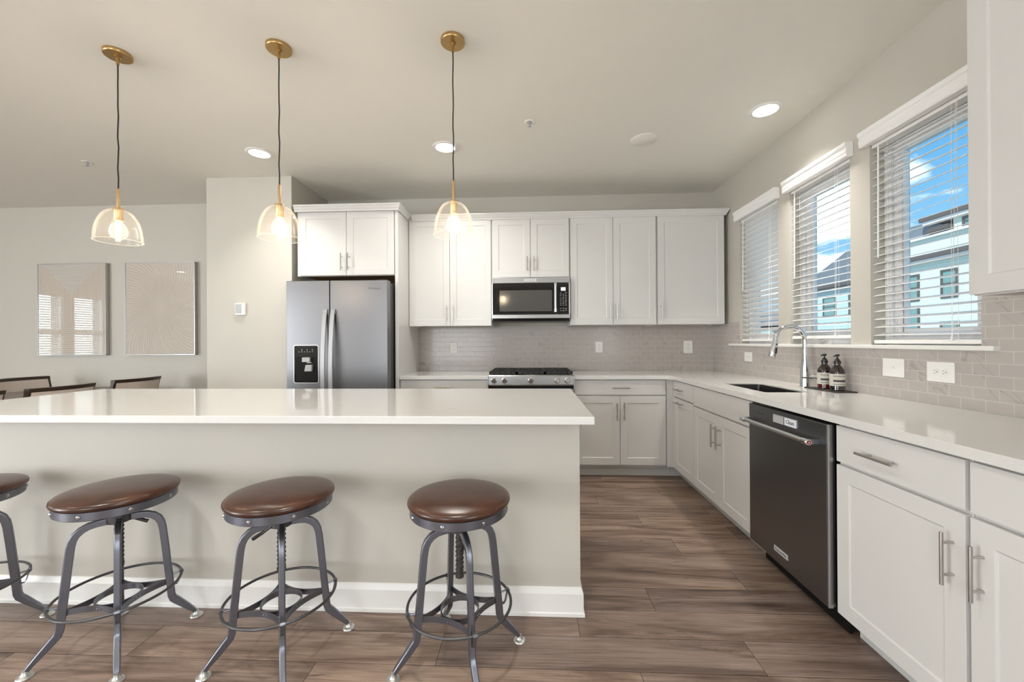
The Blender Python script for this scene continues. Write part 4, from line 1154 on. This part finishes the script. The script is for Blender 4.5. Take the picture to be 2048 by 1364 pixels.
    for k in range(4):
        a0 = PI / 2 * k; a1 = a0 + PI / 2; am = a0 + PI / 4
        P0 = Vector((math.cos(a0), math.sin(a0), 0)) * 0.155; P2 = Vector((math.cos(a1), math.sin(a1), 0)) * 0.155
        Mid = Vector((math.cos(am), math.sin(am), 0)) * 0.076; C = Mid * 2 - (P0 + P2) / 2
        pts = []; td = []
        for i in range(17):
            t = i / 16; p = P0 * (1-t)**2 + C * 2*t*(1-t) + P2 * t*t
            d = ((C - P0) * 2*(1-t) + (P2 - C) * 2*t).normalized()
            pts.append(p + Vector((0, 0, zb))); td.append(Vector((d.y, -d.x, 0)))
        mb = MB(); mb.ribbon(pts, 0.022, [Vector((0, 0, 1))] * 17, td, 0.0035)
        br = mb.build('brace', M_iron, root, smooth=True, angle=40, **L)
        mb = MB(); em = Vector((math.cos(am), math.sin(am), 0)); et = Vector((-em.y, em.x, 0))
        for s in (-1, 1):
            c = em * 0.078 + et * 0.006 * s + Vector((0, 0, zb)); mb.tube([c, c + em * 0.0035], [0.003, 0.002], 8)
        mb.build('rivets', M_rivet, br, **L)
    mb = MB(); mb.lathe([(0.0700, zb - 0.011), (0.0735, zb - 0.011), (0.0735, zb + 0.011), (0.0700, zb + 0.011)], n=48, closed=True)
    mb.build('centre_circle', M_iron, root, smooth=True, angle=40, **L)
    return root
stool = make_stool()
STOOLS = [((-0.277, 1.546), math.radians(25), 'round brown leather bar stool nearest the aisle, rightmost along the island'),
          ((-0.990, 1.562), math.radians(33), 'round brown leather bar stool second from the aisle, its height lever pointing left'),
          ((-1.677, 1.575), math.radians(45), 'round brown leather bar stool third from the aisle, under the left pendant'),
          ((-2.364, 1.562), math.radians(42), 'brown leather bar stool cut off by the left edge, farthest from the aisle')]
for i, ((x, y), rz, lab) in enumerate(STOOLS):
    s = stool if i == 0 else copy_tree(stool)
    s.location = (x, y, 0); s.rotation_euler = (0, 0, rz); s['label'] = lab
    for c in s.children:
        if c.name.startswith('lever'): c.rotation_euler = (0, 0, math.radians((28, -63, 155, 155)[i]))

# ------------------------------------------------------------------ pendants
def make_pendant():
    root = thing('pendant_light', 'x', 'pendant light', (0, 0, CH), group='clear glass pendants over the island')
    L = dict(local=True)
    mb = MB(); mb.lathe([(0.0, -0.001), (0.060, -0.001), (0.0605, -0.004), (0.0605, -0.016), (0.058, -0.019), (0.0, -0.019)], n=48)
    mb.build('canopy', M_brass, root, smooth=True, angle=40, **L)
    mb = MB(); mb.lathe([(0.0, -0.018), (0.015, -0.019), (0.015, -0.024), (0.0075, -0.027), (0.0065, -0.062), (0.0, -0.063)], n=20)
    mb.build('stem', M_brass, root, smooth=True, angle=40, **L)
    rnd = random.Random(5); pts = [(0, 0, -0.06)]
    for k in range(1, 12): pts.append((0.0016 * math.sin(k * 1.7), 0.0016 * math.cos(k * 2.3), -0.06 - 0.653 * k / 12))
    pts.append((0, 0, -0.715))
    mb = MB(); mb.tube(pts, 0.0032, 8); mb.build('cord', M_cord, root, smooth=True, **L)
    mb = MB(); mb.lathe([(0.0, -0.712), (0.0055, -0.712), (0.0072, -0.716), (0.0072, -0.815), (0.0, -0.815)], n=16)
    mb.build('rod', M_brassl, root, smooth=True, angle=40, **L)
    mb = MB(); mb.lathe([(0.0, -0.812), (0.021, -0.812), (0.0225, -0.815), (0.0225, -0.8225), (0.020, -0.824), (0.020, -0.878), (0.0185, -0.880), (0.0, -0.880)], n=28)
    mb.build('socket', M_brassl, root, smooth=True, angle=40, **L)
    # dome shade: outer + inner wall
    zt, zb, R = -0.822, -0.987, 0.1
    out = []
    for k in range(15):
        t = k / 14; a = t * PI / 2
        out.append((0.020 + (R - 0.020) * math.sin(a) ** 0.92, zb + (zt - zb) * math.cos(a) ** 1.0 if t < 1 else zb))
    out.append((R + 0.0005, zb - 0.002))
    inn = [(max(0.0185, r - 0.0022), z - (0.002 if i < 3 else 0)) for i, (r, z) in enumerate(out)]
    mb = MB(); mb.lathe(out + inn[::-1], n=64, closed=True)
    mb.build('glass_shade', M_shade, root, smooth=True, angle=60, **L)
    mb = MB(); n = 64; mb.tube([((R - 0.0008) * math.cos(2*PI*k/n), (R - 0.0008) * math.sin(2*PI*k/n), zb - 0.001) for k in range(n)], 0.0013, 6, closed=True)
    mb.build('shade_rim', glassy('rim_glass', (0.97, 0.96, 0.94), 0.45, 0.08, cap=0.4, milk=0.06), root, smooth=True, **L)
    mb = MB(); mb.lathe([(0.012, -0.880), (0.016, -0.890), (0.027, -0.901), (0.036, -0.920), (0.0385, -0.938), (0.035, -0.956), (0.025, -0.970), (0.012, -0.977), (0.0, -0.979)], n=28)
    b = mb.build('bulb', M_bulbg, root, smooth=True, **L)
    mb = MB()
    for k in range(6):
        a = 2 * PI * k / 6; ca, sa = math.cos(a), math.sin(a)
        mb.tube([(0.004 * ca, 0.004 * sa, -0.892), (0.0085 * ca, 0.0085 * sa, -0.962)], 0.0019, 6)
    mb.build('filament', M_filament, b, smooth=True, **L)
    light('bulb_glow', 'POINT', (0, 0, -0.930), 3.0, (1.0, 0.88, 0.74), size=0.012, parent=root)
    return root
pend = make_pendant()
for i, (x, lab) in enumerate(((-0.384, 'clear glass dome pendant on a brass canopy, hanging nearest the microwave side'), (-1.287, 'clear glass dome pendant in the middle of the row of three, before the fridge cabinet'), (-2.156, 'clear glass dome pendant farthest left, hanging before the dining wall'))):
    p = pend if i == 0 else copy_tree(pend)
    p.location = (x, 2.028, CH); p['label'] = lab

# ------------------------------------------------------------------ ceiling fittings
def make_downlight():
    root = thing('ceiling_light', 'x', 'recessed light', (0, 0, CH), group='round recessed ceiling lights')
    mb = MB(); mb.lathe([(0.074, -0.001), (0.098, -0.001), (0.099, -0.004), (0.094, -0.008), (0.078, -0.012), (0.074, -0.010)], n=48, closed=True)
    mb.build('trim_ring', M_white_pl, root, smooth=True, angle=50, local=True)
    mb = MB(); mb.lathe([(0.0, -0.009), (0.074, -0.009), (0.074, -0.004), (0.0, -0.004)], n=40)
    mb.build('lens', M_lens, root, smooth=True, angle=40, local=True)
    light('downlight_glow', 'AREA', (0, 0, -0.014), 8.0, (1.0, 0.96, 0.90), size=0.14, shape='DISK', parent=root, rot=(0, 0, 0), spread=math.radians(125))
    return root
dl = make_downlight()
for i, (x, y, lab) in enumerate(((-2.160, 3.146, 'lit round recessed ceiling light in front of the pier, left of the middle pendant cord'),
                                 (-0.657, 3.134, 'lit round recessed ceiling light just behind the right pendant cord'),
                                 (1.558, 2.748, 'lit round recessed ceiling light near the window wall'),
                                 (-4.9, 2.4, 'added fill ceiling light over the dining table, out of view'),  # unseen lamp added for fill
                                 (-7.375, 0.206, 'lit recessed ceiling light over the far left of the room'),
                                 (-3.5, 0.8, 'added fill ceiling light out of view above the left end of the stools'),  # this and the following ones are unseen, added to brighten floor and ceiling
                                 (-1.9, 0.8, 'added fill ceiling light out of view above the middle stools'),
                                 (-0.3, 0.8, 'added fill ceiling light out of view almost above the camera'),
                                 (-5.2, -0.8, 'added fill ceiling light behind the camera, far left'),
                                 (-2.7, -1.6, 'added fill ceiling light behind the camera, left'),
                                 (-0.3, -1.6, 'added fill ceiling light straight behind the camera'))):
    p = dl if i == 0 else copy_tree(dl)
    p.location = (x, y, CH); p['label'] = lab
    if i < 3:      # the three beside walls are dimmer
        for c in p.children:
            if c.type == 'LIGHT': c.data = c.data.copy(); c.data.energy = (4.6, 8.5, 4.8)[i]; c.data.spread = math.radians((105, 145, 90)[i])
mb = MB(); mb.lathe([(0.0, -0.012), (0.062, -0.012), (0.070, -0.009), (0.088, -0.008), (0.098, -0.004), (0.099, -0.0005), (0.0, -0.0005)], (0.866, 3.112, CH), 48)
o = mb.build('ceiling_cover', M_ceil, smooth=True, angle=50); props(o, 'plain unlit round cover plate on the ceiling before the corner cabinets', 'ceiling cover plate')
for (x, y, lab) in ((0.002, 2.815, 'small white fire sprinkler head in the kitchen ceiling right of the pendants'), (-3.70, 3.225, 'small white fire sprinkler head in the ceiling over the dining side')):
    root = thing('sprinkler_head', lab, 'sprinkler', (x, y, CH), group='fire sprinkler heads')
    mb = MB(); mb.lathe([(0.016, -0.0005), (0.036, -0.0005), (0.037, -0.003), (0.030, -0.006), (0.017, -0.004)], (x, y, CH), 28, closed=True); mb.build('escutcheon', M_white_pl, root, smooth=True)
    mb = MB(); mb.lathe([(0.0, -0.001), (0.009, -0.001), (0.009, -0.014), (0.004, -0.018), (0.004, -0.030), (0.012, -0.031), (0.012, -0.033), (0.0, -0.033)], (x, y, CH), 16); mb.build('nozzle', M_grey_pl, root, smooth=True)

# ------------------------------------------------------------------ outlets, sensor
def outlet(kind, p, w, h, label, horiz=False):
    """kind B: back wall, R: right wall"""
    F = Frame('B', p[0], DW - TT) if kind == 'B' else Frame('R', p[0], XW - TT)
    z = p[1]
    root = thing('wall_outlet', label, 'electrical outlet', F.p(0, 0, z - h / 2), group='white outlets in the tile splash')
    mb = MB(); fbox(mb, F, -w/2, w/2, 0, 0.006, z - h/2, z + h/2); pl = mb.build('cover_plate', M_white_pl, root, bevel=0.002)
    for s in (-1, 1):
        du, dz = (0.020 * s, 0) if horiz else (0, 0.020 * s)
        a, b_ = (0.013, 0.015) if horiz else (0.015, 0.013)
        mb = MB()
        n = 20; pts = [F.p(du + 0.0155 * math.cos(2*PI*k/n), 0.0062, z + dz + 0.0155 * math.sin(2*PI*k/n)) for k in range(n)]
        pts2 = [F.p(du + 0.0155 * math.cos(2*PI*k/n), 0.0082, z + dz + 0.0155 * math.sin(2*PI*k/n)) for k in range(n)]
        A = [mb.bm.verts.new(q) for q in pts]; B = [mb.bm.verts.new(q) for q in pts2]
        for k in range(n): mb.bm.faces.new((A[k], A[(k+1) % n], B[(k+1) % n], B[k]))
        mb.bm.faces.new(B); mb.bm.faces.new(A[::-1])
        so = mb.build('socket', M_white_pl, root, bevel=0.0006)
        mb = MB()
        for q in ((-0.006, 0.003), (0.006, 0.003)):
            uu, zz = (q[1] * -1, q[0]) if horiz else q
            e1, e2 = (0.004, 0.001) if horiz else (0.001, 0.004)
            fbox(mb, F, du + uu - e1, du + uu + e1, 0.0078, 0.0086, z + dz + zz - e2, z + dz + zz + e2)
        uu, zz = (0.0075, 0.0) if horiz else (0.0, -0.0075)
        fbox(mb, F, du + uu - 0.002, du + uu + 0.002, 0.0078, 0.0086, z + dz + zz - 0.002, z + dz + zz + 0.002)
        mb.build('slots', M_ink, so)
    return root
outlet('B', (-0.811, 1.158), 0.074, 0.115, 'white wall outlet in the tile left of the stove')
outlet('B', (0.711, 1.158), 0.074, 0.115, 'white wall outlet in the tile right of the stove')
outlet('B', (1.618, 1.155), 0.090, 0.128, 'larger white wall outlet in the tile near the corner')
outlet('R', (3.574, 1.078), 0.120, 0.080, 'white wall outlet on the side wall in the far corner, below the sill', horiz=True)
outlet('R', (1.938, 1.068), 0.125, 0.092, 'white horizontal outlet nearest the camera on the side wall tile', horiz=True)
F = Frame('R', 2.179, XW - TT)
root = thing('wall_switch', 'white switch plate on the side wall tile, between the soap bottles and the near outlet', 'light switch', F.p(0, 0, 1.03), group=None)
mb = MB(); fbox(mb, F, -0.061, 0.061, 0, 0.006, 1.026, 1.120); mb.build('cover_plate', M_white_pl, root, bevel=0.002)
mb = MB(); fbox(mb, F, -0.011, 0.011, 0.006, 0.0075, 1.067, 1.079); mb.build('toggle_base', M_white_pl, root, bevel=0.0006)
mb = MB(); fbox(mb, F, -0.002, 0.009, 0.0075, 0.013, 1.070, 1.076); mb.build('toggle', M_white_pl, root, bevel=0.001)
root = thing('wall_sensor', 'small white thermostat box on the beige pier left of the refrigerator', 'thermostat', (-2.645, PY, 1.475))
MB().box((-2.692, PY - 0.026, 1.474), (-2.602, PY - 0.0005, 1.586)).build('housing', M_white_pl, root, bevel=0.006, seg=3)
MB().box((-2.685, PY - 0.0275, 1.490), (-2.628, PY - 0.025, 1.576)).build('face', M_grey_pl, root, bevel=0.001)

# ------------------------------------------------------------------ pictures
for (xa, xb, kind, lab) in ((-5.420, -4.635, 'chevron', 'framed beige relief picture of nested stripes, left one on the dining wall'), (-4.412, -3.626, 'swirl', 'framed beige relief picture of a radiating swirl, right one on the dining wall')):
    xc = (xa + xb) / 2
    root = thing('wall_picture', lab, 'picture', (xc, DW - 0.03, 1.097), group=None)
    mb = MB(); mb.box((xa + 0.004, DW - 0.040, 1.101), (xb - 0.004, DW - 0.010, 2.099)); mb.build('panel', art_mat(kind), root)
    mb = MB(); y0, y1 = DW - 0.044, DW - 0.002
    mb.box((xa, y0, 1.097), (xa + 0.0038, y1, 2.103)); mb.box((xb - 0.0038, y0, 1.097), (xb, y1, 2.103)); mb.box((xa, y0, 1.097), (xb, y1, 1.1008)); mb.box((xa, y0, 2.0992), (xb, y1, 2.103))
    mb.build('frame', M_nickel, root)

# ------------------------------------------------------------------ dining table and chairs
root = thing('dining_table', 'dark wooden dining table seen between the chair backs beyond the island', 'table', (-4.50, 3.15, 0))
MB().box((-4.96, 2.05, 0.728), (-4.04, 4.12, 0.762)).build('tabletop', M_tablewood, root, bevel=0.004)
MB().box((-4.88, 2.15, 0.65), (-4.12, 4.02, 0.728)).build('apron', M_tablewood, root)
for y in (2.35, 3.70): MB().box((-4.535, y, 0), (-4.445, y + 0.16, 0.728)).box((-4.59, y - 0.04, 0), (-4.39, y + 0.20, 0.03)).build('leg', M_tablewood, root, bevel=0.004)
def make_chair():
    """local: seat faces +x (back at x<0 side), width along y"""
    root = thing('dining_chair', 'x', 'dining chair', (0, 0, 0), group='upholstered dining chairs around the dark table')
    L = dict(local=True); w = 0.235
    def bx(s):  # backrest curve in plan: ends forward (+x), middle back
        return -0.020 + 0.055 * s * s
    # curved backrest built as grids between z levels with recline
    def sheet(name, s0, s1, z0, z1, t, mat, off=0.0, par=root, n=14):
        mb = MB(); bm = mb.bm; F_ = []; B_ = []
        for k in range(n + 1):
            s = s0 + (s1 - s0) * k / n; col = []; colb = []
            for z in (z0, z1):
                rec = -0.10 * (z - 0.45) / 0.43
                x = bx(s) + rec + off
                col.append(bm.verts.new((x + t/2, s * w, z))); colb.append(bm.verts.new((x - t/2, s * w, z)))
            F_.append(col); B_.append(colb)
        for k in range(n):
            bm.faces.new((F_[k][0], F_[k+1][0], F_[k+1][1], F_[k][1])); bm.faces.new((B_[k][0], B_[k][1], B_[k+1][1], B_[k+1][0]))
            bm.faces.new((F_[k][1], F_[k+1][1], B_[k+1][1], B_[k][1])); bm.faces.new((F_[k][0], B_[k][0], B_[k+1][0], F_[k+1][0]))
        bm.faces.new((F_[0][0], F_[0][1], B_[0][1], B_[0][0])); bm.faces.new((F_[-1][0], B_[-1][0], B_[-1][1], F_[-1][1]))
        return mb.build(name, mat, par, bevel=0.003, **L)
    back = sheet('backrest', -0.93, 0.93, 0.48, 0.862, 0.040, M_linen)
    fr = sheet('back_frame', -1.0, 1.0, 0.853, 0.884, 0.044, M_chairwood)
    for s in (-1, 1):
        sheet('back_post', s * 0.92, s * 1.0, 0.44, 0.860, 0.034, M_chairwood, par=root, n=2)
    MB().box((-0.01, -0.225, 0.42), (0.44, 0.225, 0.49)).build('seat', M_linen, root, bevel=0.015, seg=3, **L)
    MB().box((-0.02, -0.22, 0.37), (0.43, 0.22, 0.42)).build('seat_frame', M_chairwood, root, **L)
    for x in (-0.02, 0.385):
        for s in (-1, 1):
            MB().box((x, s * 0.20 - 0.02, 0), (x + 0.04, s * 0.20 + 0.02, 0.37 if x > 0 else 0.45)).build('leg', M_chairwood, root, **L)
    return root
ch = make_chair()
# near side chairs: backs toward +x (camera side), sitter faces -x
CHS = [((-3.915, 3.80), PI, 'dining chair with linen back and dark frame nearest the wall pier, beyond the island'),
       ((-3.850, 3.11), PI, 'dining chair with linen back and dark frame in the middle, just over the island corner'),
       ((-3.935, 2.57), PI, 'dining chair of which only a back corner shows at the left edge'),
       ((-5.055, 3.84), 0.0, 'dining chair on the far side of the table, below the striped picture')]
for i, ((x, y), rz, lab) in enumerate(CHS):
    c = ch if i == 0 else copy_tree(ch)
    c.location = (x, y, 0); c.rotation_euler = (0, 0, rz); c['label'] = lab

# ------------------------------------------------------------------ outside
o = MB().box((XW + 0.6, -20, -3.2), (90, 90, -3.0)).build('ground', M_ground); props(o, kind='structure')
def house_window(root, x, yc, z0, z1, w):
    mb = MB(); t = 0.10
    mb.box((x - 0.06, yc - w/2 - t, z0 - t), (x, yc - w/2, z1 + t)); mb.box((x - 0.06, yc + w/2, z0 - t), (x, yc + w/2 + t, z1 + t))
    mb.box((x - 0.06, yc - w/2, z0 - t), (x, yc + w/2, z0)); mb.box((x - 0.06, yc - w/2, z1), (x, yc + w/2, z1 + t))
    mb.box((x - 0.05, yc - w/2, (z0+z1)/2 - 0.03), (x, yc + w/2, (z0+z1)/2 + 0.03))
    f = mb.build('window', M_siding_ink, root)
    MB().box((x - 0.03, yc - w/2, z0), (x - 0.001, yc + w/2, z1)).build('pane', M_extglass, f)
HX = 20.4
root = thing('neighbour_house', 'white sided house with dark eaves seen through the nearest window', 'house', (25, 14, -3))
MB().box((HX, 4.0, -3.0), (30, 24.6, 5.15)).build('wall', M_siding, root)
MB().box((HX - 0.45, 3.7, 5.30), (30, 24.9, 5.52)).build('eave', M_siding_ink, root)
MB().box((HX - 0.35, 3.8, 5.15), (30, 24.8, 5.30)).build('fascia', M_vinyl, root)
MB().box((HX + 0.25, 4.0, 5.52), (30, 20.75, 7.15)).box((HX + 0.25, 20.75, 5.52), (30, 24.0, 6.50)).build('upper_wall', M_siding, root)
MB().box((HX - 0.1, 3.7, 7.30), (30.4, 22.15, 7.50)).build('upper_eave', M_siding_ink, root)
MB().box((HX + 0.0, 3.8, 7.12), (30.3, 22.05, 7.30)).build('upper_fascia', M_vinyl, root)
MB().box((HX + 0.05, 3.8, 6.44), (HX + 0.30, 24.0, 6.56)).build('trim_board', M_vinyl, root)
MB().prism([(20.7, 6.66), (22.0, 6.64), (21.64, 6.88), (20.75, 6.88)], HX - 0.05, HX + 0.6, plane='yz').build('dormer_roof', M_siding_ink, root)
MB().prism([(21.2, 6.55), (24.0, 6.55), (23.2, 7.35), (21.9, 7.31), (21.2, 6.9)], HX + 0.35, 29, plane='yz').build('side_roof', M_shingle, root)
for yc, z0, z1, w in ((20.68, 3.35, 4.55, 0.62), (22.7, 3.35, 4.55, 0.8), (22.7, 0.6, 2.9, 0.8), (17.6, 3.35, 4.55, 0.62), (20.68, 0.4, 2.0, 0.7), (17.6, 0.4, 2.0, 0.7), (12.0, 3.3, 4.5, 0.8)):
    house_window(root, HX, yc, z0, z1, w)
house_window(root, HX + 0.25, 19.6, 6.66, 6.96, 1.2)
root = thing('neighbour_house', 'pale aqua house with grey shingle roof seen through the middle window', 'house', (25, 29, -3))
MB().box((HX + 0.2, 25.4, -3.0), (30, 34.0, 4.75)).build('wall', M_sidingb, root)
mb = MB(); mb.prism([(24.9, 4.95), (34.4, 4.95), (31.4, 5.2), (27.0, 6.9), (24.9, 7.1)], HX - 0.1, 29, plane='yz'); mb.build('roof', M_shingle, root)
MB().box((HX - 0.2, 24.9, 4.75), (29.6, 34.4, 4.95)).build('eave', M_siding_ink, root)
for yc in (26.6, 28.9, 31.2):
    house_window(root, HX + 0.2, yc, 2.9, 4.1, 1.0); house_window(root, HX + 0.2, yc, 0.2, 1.7, 1.0)
root = thing('neighbour_house', 'low aqua house far off, glimpsed through the farthest window', 'house', (25, 43, -3))
MB().box((HX, 35.5, -3.0), (30, 52.0, 2.3)).build('wall', M_sidingb, root)
mb = MB(); mb.prism([(35.2, 2.45), (52.3, 2.45), (48.0, 4.0), (40.0, 4.0)], HX - 0.2, 29, plane='yz'); mb.build('roof', M_shingle, root)
for yc in (37.5, 40.5, 43.5): house_window(root, HX, yc, 0.3, 1.7, 1.0)
mb = MB()  # frame of the unseen left wall window added for fill
for yy in (-3.5, -2.53, -1.56): mb.box((XL - 0.05, yy, 0.1), (XL - 0.005, yy + 0.06, 2.4))
for zz in (0.1, 2.34): mb.box((XL - 0.05, -3.5, zz), (XL - 0.005, -1.5, zz + 0.06))
o = mb.build('window_8', M_vinyl); props(o, kind='structure')
